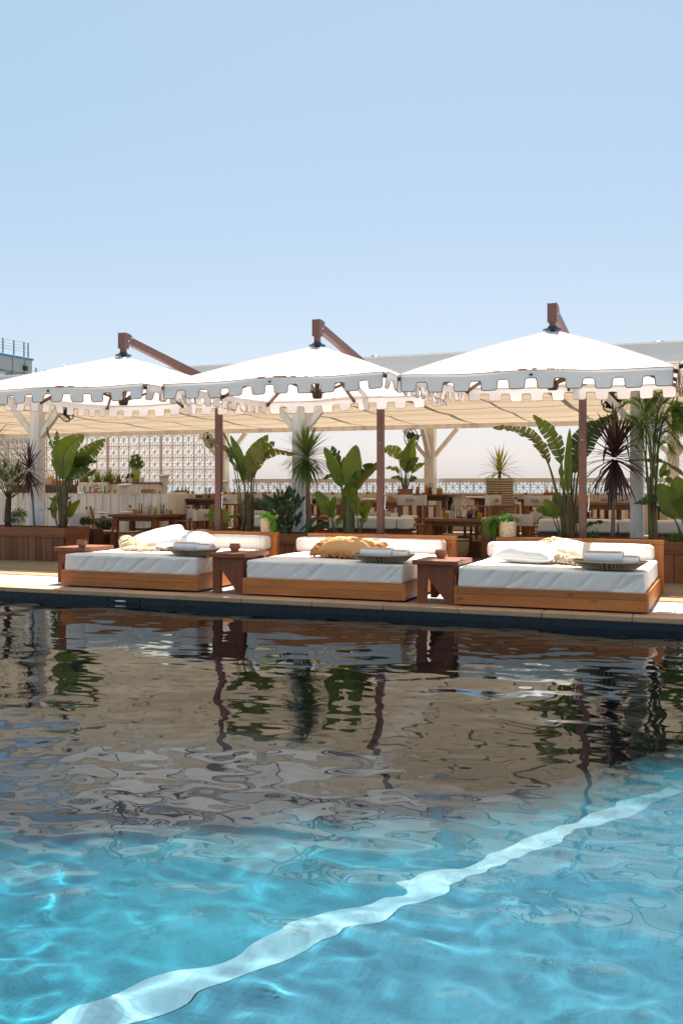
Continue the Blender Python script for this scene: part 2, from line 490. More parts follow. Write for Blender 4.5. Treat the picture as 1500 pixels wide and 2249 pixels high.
# rows of the shelf floor; its painted lit-to-dark fade fills the last metre before the drop-off
sh = MB(); rows = []; shares = []
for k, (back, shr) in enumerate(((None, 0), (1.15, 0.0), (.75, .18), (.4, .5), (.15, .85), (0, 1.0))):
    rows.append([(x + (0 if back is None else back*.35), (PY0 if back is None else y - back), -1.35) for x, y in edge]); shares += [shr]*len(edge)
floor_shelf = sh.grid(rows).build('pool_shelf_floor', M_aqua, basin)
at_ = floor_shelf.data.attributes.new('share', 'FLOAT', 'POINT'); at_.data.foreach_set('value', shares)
dr = MB().grid([[(x, y, -1.35) for x, y in edge], [(x - .25, y + .8, -2.5) for x, y in edge]])
floor_drop = dr.build('pool_drop_off', M_deep, basin)
floor_deep = MB().grid([[(PX0, PY0, -2.5), (PX1, PY0, -2.5)], [(PX0, PY1, -2.5), (PX1, PY1, -2.5)]]).build('pool_deep_floor', M_deep, basin)
na = Vector((-2.373,2.999,-1.240)); nb = Vector((-0.348,6.291,-1.240))
nd = (nb - na).normalized(); nn = Vector((nd.y, -nd.x, 0))       # towards the raised side
a0 = na - nd * 1.5; b0 = nb + nd * .0
st = MB(); st.grid([[a0 + nn*.07, b0 + nn*.07], [a0 + nn*6, b0 + nn*6]])
floor_step = st.build('pool_step_floor', M_aqua2, basin)
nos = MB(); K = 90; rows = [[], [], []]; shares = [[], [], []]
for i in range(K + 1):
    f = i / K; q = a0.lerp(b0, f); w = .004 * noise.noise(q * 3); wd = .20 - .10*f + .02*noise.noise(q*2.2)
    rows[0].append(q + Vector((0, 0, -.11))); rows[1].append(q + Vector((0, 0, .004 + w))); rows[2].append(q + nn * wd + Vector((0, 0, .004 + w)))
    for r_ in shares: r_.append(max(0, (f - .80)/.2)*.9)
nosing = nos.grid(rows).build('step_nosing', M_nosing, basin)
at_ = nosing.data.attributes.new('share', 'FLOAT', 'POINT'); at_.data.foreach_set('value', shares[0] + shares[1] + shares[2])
for o in (floor_shelf, floor_drop, floor_deep, floor_step, nosing): o.cycles.is_caustics_receiver = True
# water surface: many small swells of differing direction, finer ripples towards one side
nx, ny = 700, 380
gx = np.linspace(PX0 + .002, PX1 - .002, nx); gy = np.linspace(PY0 + .002, PY1 - .002, ny)
GX, GY = np.meshgrid(gx, gy)
rs = np.random.RandomState(4)
def swell(n, l0, l1, slope, spread=PI, base=PI/2):
    z = np.zeros_like(GX)
    for _ in range(n):
        L = math.exp(rs.uniform(math.log(l0), math.log(l1))); a = base + rs.uniform(-spread, spread) ; k = 2*PI/L
        z += slope / k / math.sqrt(n) * 1.41 * np.sin(k*(GX*math.cos(a) + GY*math.sin(a)) + rs.uniform(0, 6.28))
    return z
def mask(sc, seed):
    r2 = np.random.RandomState(seed); z = np.zeros_like(GX)
    for _ in range(9):
        a = r2.uniform(0, 6.28); k = 2*PI/(sc*r2.uniform(.6, 1.6)); z += np.sin(k*(GX*math.cos(a)+GY*math.sin(a)) + r2.uniform(0, 6.28))
    return 1/(1+np.exp(-z*1.1))
Z = swell(26, .9, 2.6, .011) + swell(34, .38, 1.0, .0145) * (.35 + .9*mask(2.2, 1))
rip = np.exp(-((GX + 2.0)**2/3.2 + (GY - 9.0)**2/2.2))
Z += swell(40, .14, .36, .013) * (.15 + .6*mask(1.6, 2) * mask(3.1, 5) + 1.0*rip + .75*np.clip((6.0 - GY)/3, 0, 1))
Z += swell(30, .28, .65, .025) * np.clip((6.4 - GY)/2.5, 0, 1)
Z += swell(60, .11, .28, .031) * np.clip((6.0 - GY)/2.5, 0, 1) * (.35 + .9*mask(1.3, 9))
Z += swell(40, .055, .13, .012) * (rip * 1.0)
Z += swell(60, .12, .42, .0110, .6) * (.3 + .9*mask(1.1, 12))
V = np.stack([GX, GY, WZ + Z], -1).reshape(-1, 3)
I = np.arange(nx*ny).reshape(ny, nx)
F = np.stack([I[:-1, :-1], I[:-1, 1:], I[1:, 1:], I[1:, :-1]], -1).reshape(-1, 4)
me = bpy.data.meshes.new('water')
me.vertices.add(len(V)); me.vertices.foreach_set('co', V.ravel())
me.loops.add(F.size); me.loops.foreach_set('vertex_index', F.ravel())
me.polygons.add(len(F)); me.polygons.foreach_set('loop_start', np.arange(0, F.size, 4)); me.polygons.foreach_set('loop_total', np.full(len(F), 4))
me.update(calc_edges=True); me.polygons.foreach_set('use_smooth', np.ones(len(F), bool))
m = bpy.data.materials.new('pool_water'); m.use_nodes = True
nt = m.node_tree; nt.nodes.clear(); out = nt.nodes.new('ShaderNodeOutputMaterial'); g = nt.nodes.new('ShaderNodeBsdfGlass')
g.inputs['IOR'].default_value = 1.333; g.inputs['Roughness'].default_value = 0; g.inputs['Color'].default_value = (.86, .95, 1, 1)
nt.links.new(g.outputs[0], out.inputs[0]); me.materials.append(m)
water = bpy.data.objects.new('water', me); COL.objects.link(water); water['kind'] = 'structure'
water.cycles.is_caustics_caster = True

cop = struct('pool_coping')
x = PX0
while x < PX1:
    w = .90 + rnd.uniform(-.03, .03)
    MB().box((x + .003, PY1 - .03, -.06), (x + w - .003, PY1 + .27, .0)).build('coping_stone', M_coping, cop, bev=.012)
    x += w
MB().box((PX0 - .6, PY1 + .265, -.2), (PX1 + 4, 12.0, -.012)).build('deck_bed', M_floor)['kind'] = 'structure'
pav = struct('deck_paving')
for r, (y0, y1, mm, tw) in enumerate(((PY1 + .275, 11.24, M_greytile, .42), (11.245, 12.0, M_whitetile, .42))):
    x = -14.0
    while x < 2.5:
        if x < -7.6 or x > -1.6 or -6.6 < x < -5.2 or -3.9 < x < -2.5:
            MB().box((x + .003, y0, -.011), (x + tw - .003, y1 - .005, -.001 + rnd.uniform(-.0015, .0015))).build('paving_tile', mm, pav, bev=.003)
        x += tw
MB().box((-30, 12.0, -.2), (8, 22.9, -.002)).build('terrace_floor', M_floor)['kind'] = 'structure'
db = struct('terrace_decking')
y = 12.004
while y < 15.2:
    MB().box((-16, y, -.0015), (3, y + .136, .010)).build('deck_board', M_deck, db)
    y += .141
MB().box((-24, 18.1, -.001), (6, 22.4, .30)).build('raised_platform', M_floor)['kind'] = 'structure'
# skimmer slot in the pool wall
sk = thing('pool_skimmer', 'dark skimmer opening with a white oval flap in the navy pool wall', 'skimmer', (-6.900,10.199,-0.100))
s0 = Vector((-7.389,10.558,-0.150)); s1 = Vector((-6.900,10.558,-0.152))
b = MB()
for z0, z1, xa, xb in ((-.078, -.071, s0.x, s1.x), (-.131, -.125, s0.x, s1.x), (-.125, -.078, s0.x, s0.x + .008), (-.125, -.078, s1.x - .008, s1.x)):
    b.box((xa, PY1 - .012, z0), (xb, PY1 - .002, z1))
b.build('frame', M_black, sk)
fx = (-7.178,10.540,-0.139)
MB().lathe([(0, -.012), (.07, -.008), (.085, 0), (.07, .008), (0, .012)], (fx[0], PY1 - .015, -.112), 14, 1, .35).build('flap', M_white, sk, smooth=True)

# ------------------------------------------------------------------ parasols
W2, D2, RISE, VAL = 2.49/2, 3.086/2, .515, .166
def valance_poly(L, n):
    """crenellated lower edge: list of (s, z) from one end to the other"""
    u = L / (n + (n - 1) * .67); s = u * .67; c = .022
    pts = []; x = 0.0; top = -.073
    for i in range(n):
        x0, x1 = x, x + u
        if i: pts += [(x0 - c, top), (x0 - .006, top - .007), (x0, top - c)]
        else: pts += [(x0, 0)]
        pts += [(x0 + .004, -VAL + c), (x0 + .011, -VAL + .007), (x0 + c, -VAL), (x1 - c, -VAL), (x1 - .011, -VAL + .007), (x1 - .004, -VAL + c)]
        if i < n - 1: pts += [(x1, top - c), (x1 + .006, top - .007), (x1 + c, top)]
        else: pts += [(x1, 0)]
        x += u + s
    return pts, u, s, top
def valance(root, p, q, n, seed, droopz=-.03):
    """cloth strip hanging from edge p->q, waving a little; piping runs along its outline"""
    p = Vector(p); q = Vector(q); d = (q - p); L = d.length; d.normalize(); nrm = Vector((d.y, -d.x, 0)).normalized()
    pts, u, s, top = valance_poly(L, n)
    r = random.Random(seed); ph = [r.uniform(0, 6.28) for _ in range(4)]; flips = [r.uniform(-.045, .06) for _ in range(n + 1)]
    def pos(a, z):
        t = a / L
        h = -z / VAL
        k = min(n - 1, int(a / (u + s)))
        off = h * (.010*math.sin(a*4 + ph[0]) + .006*math.sin(a*11 + ph[1]) + max(0, h - .4) * flips[k])
        return p + d*a + nrm*off + Vector((0, 0, z - .012*math.sin(PI*((t*2) % 1))**2 + .004*math.sin(a*3 + ph[2])))
    mb = MB(); st = 8
    a = 0.0; segs = []
    for i in range(n):
        segs.append((a, a + u, True)); a += u
        if i < n - 1: segs.append((a, a + s, False)); a += s
    for a0, a1, mer in segs:
        ns = 6
        P = []
        zs = [0, .3, .6, 1.0]
        for zz in zs:
            row = []
            for k in range(ns + 1):
                aa = a0 + (a1 - a0)*k/ns
                if mer: z = top*min(zz/.6, 1) if zz <= .6 else -VAL
                else: z = top*zz
                e = min(aa - a0, a1 - aa)
                if mer and zz == 1.0 and e < .001: z = -VAL + .016
                row.append(pos(aa, z))
            P.append(row)
        mb.grid(P)
    ob = mb.build('valance', M_canvas, root, smooth=True)
    pp = [pos(a, z) + nrm*.003 for a, z in pts]
    MB().tube(pp, .0042, 4).build('piping', M_piping, ob, smooth=True)
    tp = [pos(L*k/24, -.002) + nrm*.004 for k in range(25)]
    MB().tube(tp, .0042, 4).build('piping', M_piping, ob, smooth=True)
    return ob
def parasol(cx, cy, z, rot, tx, ty, px, ptop, label, seed):
    root = thing('cantilever_parasol', label, 'parasol', (px, 13.2, 0), 'white parasols over the daybeds')
    c, s = math.cos(rot), math.sin(rot)
    def T(a, b, h):
        X = a*c - b*s; Y = a*s + b*c
        return Vector((cx + X, cy + Y, z + h + tx*X + ty*Y))
    def edge_z(t): return -.022*math.sin(PI*((t*2) % 1))**2 + .022*(1 - abs(2*t - 1))   # droop between ribs
    # canopy: eight sagging panels
    mb = MB(); NR = 9
    ring = []
    for side, (x0, y0, x1, y1) in enumerate(((-W2, -D2, W2, -D2), (W2, -D2, W2, D2), (W2, D2, -W2, D2), (-W2, D2, -W2, -D2))):
        for k in range(16):
            t = k/16; ring.append((x0 + (x1-x0)*t, y0 + (y1-y0)*t, edge_z(t), t))
    nrg = len(ring); P = []
    for i in range(NR + 1):
        f = .045 + .955*i/NR; row = []
        for (x, y, ez, t) in ring + ring[:1]:
            sag = -.03*math.sin(PI*i/NR)*math.sin(PI*((t*2) % 1))**2
            row.append(T(x*f, y*f, RISE*(1 - f) + .02*math.sin(PI*f) + ez*f + sag))
        P.append(row)
    can = mb.grid(P).build('canopy', M_canvas, root, smooth='auto')
    for x, y in ((-W2, -D2), (0, -D2), (W2, -D2), (W2, 0), (W2, D2), (0, D2), (-W2, D2), (-W2, 0)):
        MB().tube([T(x*f, y*f, RISE*(1 - f) + .02*math.sin(PI*f) + .022*f*(1 if x*y == 0 else 0) + .003) for f in [.05 + .95*k/12 for k in range(13)]], .0035, 4).build('seam', M_canvas, can, smooth=True)
    def edge(x0, y0, x1, y1, n, sd):
        pa, pb = T(x0, y0, 0), T(x1, y1, 0)
        return valance(root, pa, pb, n, sd)
    e = .012
    edge(-W2 + .02, -D2 - e, W2 - .02, -D2 - e, 10, seed); edge(W2 + e, -D2 + .02, W2 + e, D2 - .02, 12, seed + 1)
    edge(W2 - .02, D2 + e, -W2 + .02, D2 + e, 10, seed + 2); edge(-W2 - e, D2 - .02, -W2 - e, -D2 + .02, 12, seed + 3)
    # frame under the cloth
    hub = T(0, 0, RISE - .60)
    MB().lathe([(.0, -.03), (.05, -.03), (.062, .0), (.062, .05), (.04, .07)], hub, 10).build('hub', M_browndark, root)
    MB().bar(T(0, 0, RISE - .6), T(0, 0, RISE + .02), .045, .045, (0, 1, 0)).build('mast', M_browndark, root)
    for x, y in ((-W2, -D2), (0, -D2), (W2, -D2), (W2, 0), (W2, D2), (0, D2), (-W2, D2), (-W2, 0)):
        a = T(x*.03, y*.03, RISE - .045); b = T(x*.992, y*.992, -.04)
        rb = MB().bar(a, b, .024, .036).build('rib', M_brown, root)
        d = (b - a).normalized()
        MB().bar(b - d*.03, b + d*.028, .03, .036).build('rib_tip', M_black, rb)
        MB().bar(hub + Vector((0, 0, .02)), a.lerp(b, .42) - Vector((0, 0, .02)), .02, .028).build('strut', M_brown, rb)
    # cap, head post, arm, pole
    MB().lathe([(.105, -.012), (.10, .0), (.06, .014), (.05, .03), (0, .03)], T(0, 0, RISE + .012), 20).build('cap', M_navycap, root, smooth='auto')
    top = T(0, 0, RISE); hp = Vector((top.x, top.y, ptop))
    MB().box((hp.x - .032, hp.y - .032, top.z), (hp.x + .032, hp.y + .032, hp.z - .12)).build('head_post', M_brown, root, bev=.004)
    br = MB()
    prof = [(-.05, -.19), (.045, -.19), (.05, -.12), (.11, -.10), (.155, -.02), (.14, .0), (-.05, .0)]
    prof = [(-.048, -.20), (.05, -.20), (.07, -.11), (.13, -.08), (.14, -.035), (.09, -.008), (.0, 0), (-.048, 0)]
    Mx = Matrix.Translation(hp) @ Matrix.Rotation(R(90), 4, 'Z')
    for o_ in (-.049, .037): br.prism(prof, Mx @ Matrix.Translation((0, o_, 0)), .012)
    br.box((hp.x - .037, hp.y - .046, hp.z - .2), (hp.x + .037, hp.y + .04, hp.z - .002))
    bk = br.build('arm_bracket', M_brown, root)
    for zz, yy in ((-.05, .10), (-.10, .04)):
        for sd in (-1, 1):
            MB().lathe([(.0, 0), (.012, 0), (.012, .01), (0, .012)], (0, 0, 0), 8, M=Matrix.Translation((hp.x + sd*.049, hp.y + yy, hp.z + zz)) @ Matrix.Rotation(R(90*sd), 4, 'Y')).build('bolt', M_chrome, bk)
    pt = Vector((px, 13.2, 2.86))
    MB().bar(hp + Vector((0, .04, -.075)), pt + Vector((0, .03, 0)), .075, .10).build('arm', M_brown, root, bev=.005)
    MB().box((px - .046, 13.2 - .046, .01), (px + .046, 13.2 + .046, 2.90)).build('pole', M_brown, root, bev=.006)
    MB().box((px - .16, 13.04, .0105), (px + .16, 13.36, .022)).build('base_plate', M_browndark, root)
    MB().box((px - .056, 13.2 - .056, 2.70), (px + .056, 13.2 + .056, 2.93)).build('pole_cap', M_brown, root, bev=.004)
    k = Vector((px + .052, 13.18, 1.22))
    MB().tube(catmull([k, k + Vector((.028, -.02, .03)), k + Vector((.036, -.03, .0)), k + Vector((.030, -.03, -.14)), k + Vector((.022, -.02, -.2)), k + Vector((.06, -.05, -.215))], 6), .009, 6).build('crank_handle', M_chrome, root, smooth=True)
    MB().lathe([(0, 0), (.008, 0), (.008, .006), (0, .008)], (0, 0, 0), 8, M=Matrix.Translation((px, 13.2 - .046, 1.95)) @ Matrix.Rotation(R(90), 4, 'X')).build('bolt', M_chrome, root)
    # drawn cord from the head to the arm
    return root
parasol(-7.217, 10.664, 2.493, .033, -.001, .021, -7.226, 3.30, 'white crenellated parasol over the daybed with the cream and white pillows beside the tray', 11)
parasol(-4.612, 10.862, 2.508, .076, .019, .020, -4.628, 3.34, 'white crenellated parasol over the daybed with the tan fringed pillow', 25)
parasol(-1.756, 10.496, 2.477, .042, -.010, .051, -1.817, 3.275, 'white crenellated parasol over the daybed nearest the areca palm', 37)
parasol(.80, 10.45, 2.47, .03, -.005, .04, .82, 3.27, 'white crenellated parasol of which only one corner shows beside the areca palm', 51)

# ------------------------------------------------------------------ awning and its posts
FY, BY = 13.9, 22.3
FZ, BZ = 3.02, 2.80
aw = thing('terrace_awning', 'wide cream cloth awning roof with pale fascia over the dining terrace', 'awning', (-6.7, 18, 2.8))
XA, XB = -26.0, 5.0
xs = [-25.8 + 1.35*k for k in range(24)]
def roof_z(y): return FZ + (BZ - FZ)*(y - FY)/(BY - FY)
for i in range(len(xs) - 1):
    P = []
    for j in range(29):
        y = FY + (BY - FY)*j/28
        row = []
        for k in range(5):
            t = k/4; x = xs[i] + (xs[i+1] - xs[i])*t
            bay = abs(math.sin(PI*j/7))
            row.append((x + (.002 if k == 0 else -.002 if k == 4 else 0), y, roof_z(y) - .05*bay*(1 - .35*(2*t - 1)**2) - .01*math.sin(PI*t)))
        P.append(row)
    MB().grid(P).build('roof_cloth', M_awning, aw, smooth=True)
for k, xq in enumerate(xs[1:-1]):
    if k % 2 == 0:
        MB().bar((xq, FY + .02, FZ + .075), (xq, BY, BZ + .075), .10, .09).build('roof_beam', M_white, aw)
    else:
        MB().bar((xq, FY + .02, FZ + .05), (xq, BY, BZ + .05), .06, .05).build('roof_beam', M_white, aw)
for j in range(1, 12):
    y = FY + (BY - FY)*j/12
    MB().bar((XA, y, roof_z(y) + .018), (XB, y, roof_z(y) + .02), .04, .03).build('roof_batten', M_steel, aw)
# fascia: cloth in lengths
for i in range(len(xs) - 1):
    P = []
    for j in range(5):
        P.append([(xs[i] + (xs[i+1] - xs[i])*k/6 , FY - .03 - .01*math.sin(PI*k/6)*math.sin(PI*j/4), 3.265 - .255*j/4) for k in range(7)])
    MB().grid(P).build('fascia_cloth', M_fascia, aw, smooth=True)
MB().box((XA, FY - .045, 3.262), (XB, FY + .03, 3.285)).build('top_rail', M_white, aw)
MB().box((XA, FY + .0, 2.99), (XB, FY + .08, 3.03)).build('front_beam', M_white, aw)
MB().box((XA, BY - .06, BZ - .12), (XB, BY + .06, BZ - .01)).build('rear_beam', M_creamwood, aw)
for (x, y, z, label, mm, r) in ((*(-5.095,14.300,3.334), 'low dark vent cap on the awning roof between two parasols', M_navycap, .075), (*(-0.929,14.300,3.329), 'low dark vent cap on the awning roof above the areca palm', M_navycap, .085), (*(-10.921,14.300,3.438), 'small white round vent ball on the awning roof edge', M_white, .045)):
    t = thing('roof_vent', label, 'roof vent', (x, y, 3.12), 'roof vents on the awning')
    MB().box((x - .012, y - .012, 3.05), (x + .012, y + .012, z)).build('stalk', M_white, t)
    if mm is M_white: MB().lathe([(0, -.04), (.03, -.03), (.042, 0), (.03, .03), (0, .042)], (x, y, z + .01), 12).build('ball', mm, t, smooth=True)
    else: MB().lathe([(r*.8, -.02), (r, -.012), (r, .008), (r*.7, .026), (0, .032)], (x, y, z), 16).build('cap', mm, t, smooth='auto')

def post(x, y, w, z1, label, mm, braces, zb=0.0):
    t = thing('roof_post', label, 'post', (x, y, zb), 'posts carrying the awning')
    MB().box((x - w/2, y - w/2, zb), (x + w/2, y + w/2, z1)).build('post', mm, t, bev=.006)
    for dx, dy in braces:
        L = .62
        MB().bar((x + dx*w*.4, y + dy*w*.4, z1 - L - .05), (x + dx*(L + .03), y + dy*(L + .03), z1 - .03), .10, .10, (0, 0, 1)).build('brace', mm, t, bev=.004)
    return t
PB = ((1, 0), (-1, 0), (0, 1))
post(-12.2, 15.2, .20, 2.96, 'white front awning post standing behind the purple cordyline', M_whitewood, PB)
post(-6.76, 15.2, .22, 2.96, 'white front awning post standing behind the dracaena', M_whitewood, PB)
post(-1.30, 15.2, .19, 2.96, 'white front awning post between bench cushions beside the areca palm', M_whitewood, PB)
PBB = ((1, 0), (-1, 0), (0, -1))
post((-6.551,22.200,2.060)[0], 22.2, .24, 2.70, 'cream rear awning post with a black wall fan', M_creamwood, PBB, .3)
post((-12.035,22.200,2.122)[0], 22.2, .24, 2.70, 'cream rear awning post at the end of the patterned screen', M_creamwood, PBB, .3)
post((-1.153,22.200,1.999)[0], 22.2, .24, 2.70, 'cream rear awning post behind the areca palm', M_creamwood, PBB, .3)
eb = thing('switch_box', 'white electrical box fixed to the awning post beside the cordyline', 'electrical box', (-12.03, 15.08, .9))
q = Vector((-11.992,15.080,0.962))
MB().box((q.x - .075, 15.03, q.z - .06), (q.x + .07, 15.095, q.z + .10)).build('upper_box', M_white, eb, bev=.006)
MB().box((q.x - .06, 15.05, q.z - .32), (q.x + .05, 15.095, q.z - .075)).build('lower_box', M_white, eb, bev=.006)

# ------------------------------------------------------------------ rear parapet of pierced blocks, pierced screen
YB = 22.5
def block_mesh(w, h, d):
    mb = MB(); b = .010
    mb.box((-w/2 + .001, 0, -h/2 + .001), (w/2 - .001, d, -h/2 + b)); mb.box((-w/2 + .001, 0, h/2 - b), (w/2 - .001, d, h/2 - .001))
    mb.box((-w/2 + .001, 0, -h/2 + b), (-w/2 + b, d, h/2 - b)); mb.box((w/2 - b, 0, -h/2 + b), (w/2 - .001, d, h/2 - b))
    for k in range(8):
        a = 2*PI*k/8; L = w/2 - b if k % 2 == 0 else .66*w
        mb.box((.016, .006, -.005), (min(L, .60*w) if k % 2 else L, d - .006, .005), Matrix.Rotation(a, 4, 'Y') @ (Matrix.Scale(h/w, 4, (0, 0, 1)) if False else Matrix.Identity(4)))
    mb.lathe([(0, 0), (.02, 0), (.02, d - .008), (0, d - .008)], n=8, M=Matrix.Translation((0, d - .004, 0)) @ Matrix.Rotation(R(90), 4, 'X'))
    for sx in (-1, 1):
        for sz in (-1, 1):
            for k in range(4):
                a0 = k*PI/8; a1 = (k+1)*PI/8; r = .30*min(w, h)
                p0 = Vector((sx*(w/2 - b*.5 - r*math.cos(a0)), d/2, sz*(h/2 - b*.5 - r*math.sin(a0)))); p1 = Vector((sx*(w/2 - b*.5 - r*math.cos(a1)), d/2, sz*(h/2 - b*.5 - r*math.sin(a1))))
                mb.bar(p0, p1, d - .016, .010, (sx*.7, 0, sz*.7))
    return mb.mesh('pierced_block', M_block)
BM = block_mesh(.322, .322, .045)
scr = thing('patterned_screen', 'pale wall of pierced flower pattern blocks behind the dining terrace', 'screen wall', (-15, YB, .3))
sx0 = -22.6; sx1 = -11.95
zt = (-14.818,22.500,2.736)[2]
nrow = 5
MB().box((sx0, YB - .02, .2), (sx1, YB + .10, zt - nrow*.322)).build('base_wall', M_block, scr)
x = sx0 + .2; k = 0
while x + .322 < sx1:
    if k % 6 == 5:
        MB().box((x, YB - .02, zt - nrow*.322), (x + .05, YB + .07, zt)).build('upright', M_block, scr); x += .053; k += 1; continue
    for r in range(nrow):
        inst(BM, 'pierced_block', (x + .161, YB, zt - .161 - r*.322), scr)
    x += .324; k += 1
MB().box((sx0, YB - .03, zt + .002), (sx1, YB + .11, BZ + .02)).build('top_band', M_block, scr)
par = thing('sea_parapet', 'low cream parapet topped with one row of pierced blocks facing the sea', 'parapet', (-6, YB, .3))
px0, px1 = -11.9, 2.0
zr = 1.355
BM2 = block_mesh(.322, .26, .05)
x = px0
while x + .322 < px1:
    inst(BM2, 'pierced_block', (x + .161, YB, 1.305), par); x += .332
MB().box((px0, YB - .06, 1.437), (px1, YB + .13, 1.525)).build('cap_rail', M_block, par, bev=.008)
MB().box((px0, YB - .01, -.2), (px1, YB + .10, 1.173)).build('wall_core', M_block, par)
MB().box((px0, YB - .22, 1.150), (px1, YB - .012, 1.176)).build('ledge', M_creamwood, par)
x = -8.2
while x < -2.2:
    MB().box((x + .004, YB - .036, .302), (x + .172, YB - .013, 1.148)).build('plank', M_creamwood, par); x += .177

# ------------------------------------------------------------------ far building with roof railing
bl = thing('concrete_building', 'distant blue grey concrete building with a fenced flat roof', 'building', (-58.810,70.000,11.007))
c0 = Vector((-56.983,70.000,12.287)); fx = c0.x; hh = c0.z; ye = 70.0; yn = 58.0
MB().box((fx - 16, yn, -.6), (fx, ye, hh - 1.15)).build('lower_wall', M_concrete, bl)
MB().box((fx - 16, yn - .1, hh - 1.149), (fx + .12, ye + .1, hh)).build('upper_wall', M_concretelt, bl)
MB().box((fx - 16, yn - .2, hh + .001), (fx + .22, ye + .2, hh + .17)).build('roof_trim', M_bluetrim, bl)
for yy in (61.0, 63.2, 65.4, 67.6, 69.2): MB().box((fx + .121, yy - .05, hh - 3), (fx + .16, yy + .05, hh - .05)).build('joint_strip', M_concrete, bl)
w_ = MB().box((fx, 65.6, hh - 2.7), (fx + .15, 66.7, hh - 1.3)).build('window', M_concretelt, bl)
MB().box((fx + .151, 65.7, hh - 2.5), (fx + .17, 66.6, hh - 1.5)).build('pane', M_winglass, w_)
MB().box((fx + .14, 68.9, hh - 1.0), (fx + .4, 69.25, hh - .6)).build('wall_lamp', M_black, bl)
for yy in (62.0, 63.5, 65.0, 66.55, 67.9, 69.2, 69.75):
    MB().box((fx - .05, yy - .05, hh + .261), (fx + .05, yy + .05, hh + 1.5)).build('railing_post', M_steel, bl)
rb = MB()
for z in (.4, .65, .9, 1.2): rb.box((fx - .012, yn, hh + .26 + z - .012), (fx + .012, ye - .2, hh + .26 + z + .012))
tag(rb.build('railing_wires', M_steel, bl), kind='stuff')
ap = thing('roof_aerial', 'thin grey fence posts and wire rising behind the awning near the concrete building', 'fence', (-48.298,60.000,9.541))
for px, py in ((80, 808), (99, 812)):
    q = Vector((-48.298,60.000,10.154)) if px == 80 else Vector((-47.508,60.000,9.984))
    MB().box((q.x - .05, 59.95, -.6), (q.x + .05, 60.05, q.z)).build('fence_post', M_steel, ap)
q = Vector((-48.801,60.000,10.040)); q2 = Vector((-47.053,60.000,9.693))
MB().bar(q, q2, .03, .03).build('fence_wire', M_steel, ap)

# ------------------------------------------------------------------ daybeds
def rounded_pad(x0, y0, z0, x1, y1, z1, r, step, seed, fold=0.0, top_puff=.01):
    """soft upholstered block: rounded edges, pulled folds on its sides"""
    mb = MB()
    def axis(a, b):
        n = max(6, int((b - a)/step)); q = [a + (b-a)*i/n for i in range(n + 1)]
        return sorted(set(q + [a + r*.3, a + r*.7, b - r*.3, b - r*.7]))
    X, Y, Zs = axis(x0, x1), axis(y0, y1), axis(z0, z1)
    rr = random.Random(seed)
    cx, cy, cz = (x0+x1)/2, (y0+y1)/2, (z0+z1)/2
    folds = [(rr.uniform(-.1, 1.05), rr.uniform(.35, 1.1)*rr.choice((1, 1, .8, 1.2)), rr.uniform(.008, .024), rr.uniform(.3, 1)) for _ in range(int(13*fold) if fold else 0)]
    def pos(x, y, z):
        q = Vector((min(max(x, x0+r), x1-r), min(max(y, y0+r), y1-r), min(max(z, z0+r), z1-r)))
        d = Vector((x, y, z)) - q
        if d.length > 1e-6: n = d.normalized(); p = q + n*r
        else: n = Vector((0, 0, 1)); p = Vector((x, y, z))
        tx = (x-cx)/(x1-x0)*2; ty = (y-cy)/(y1-y0)*2
        p.z += top_puff*max(0, n.z)*(1 - tx**4)*(1 - ty**4)
        k = (z - z0)/(z1 - z0)
        s = (x - x0)/(x1 - x0) if abs(n.y) > .6 else (y - y0)/(y1 - y0)
        w = 0
        for c, sl, wd, am in folds:
            dd = (s - c - sl*.16*(k - .5))/wd
            w += am*math.exp(-dd*dd)*(1 if dd > 0 else math.exp(dd*.0))*math.sin(PI*min(1, max(0, k)))**.5
        side = max(0, 1 - abs(n.z)*1.2)
        p += n*(-.017*w*side + .004*noise.noise(Vector((x*3, y*3, z*5 + seed))) )
        p.z += .006*noise.noise(Vector((x*2.3, y*2.3, seed*1.7)))*max(0, n.z)
        return p
    def face(A, B, f): mb.grid([[pos(*f(a, b)) for b in B] for a in A])
    face(X, Y, lambda a, b: (a, b, z1)); face(list(reversed(X)), Y, lambda a, b: (a, b, z0))
    face(list(reversed(X)), Zs, lambda a, b: (a, y0, b)) if False else face(X, list(reversed(Zs)), lambda a, b: (a, y0, b))
    face(X, Zs, lambda a, b: (a, y1, b)); face(Y, Zs, lambda a, b: (x0, b and a or a, b)) ; face(Y, list(reversed(Zs)), lambda a, b: (x1, a, b))
    return mb
def weld(me):
    b = bmesh.new(); b.from_mesh(me); bmesh.ops.remove_doubles(b, verts=b.verts, dist=.0008); bmesh.ops.recalc_face_normals(b, faces=b.faces); b.to_mesh(me); b.free()
    me.polygons.foreach_set('use_smooth', [True]*len(me.polygons))
BW, BD, FH, MH, HH = 2.09, 2.12, .217, .435, .672
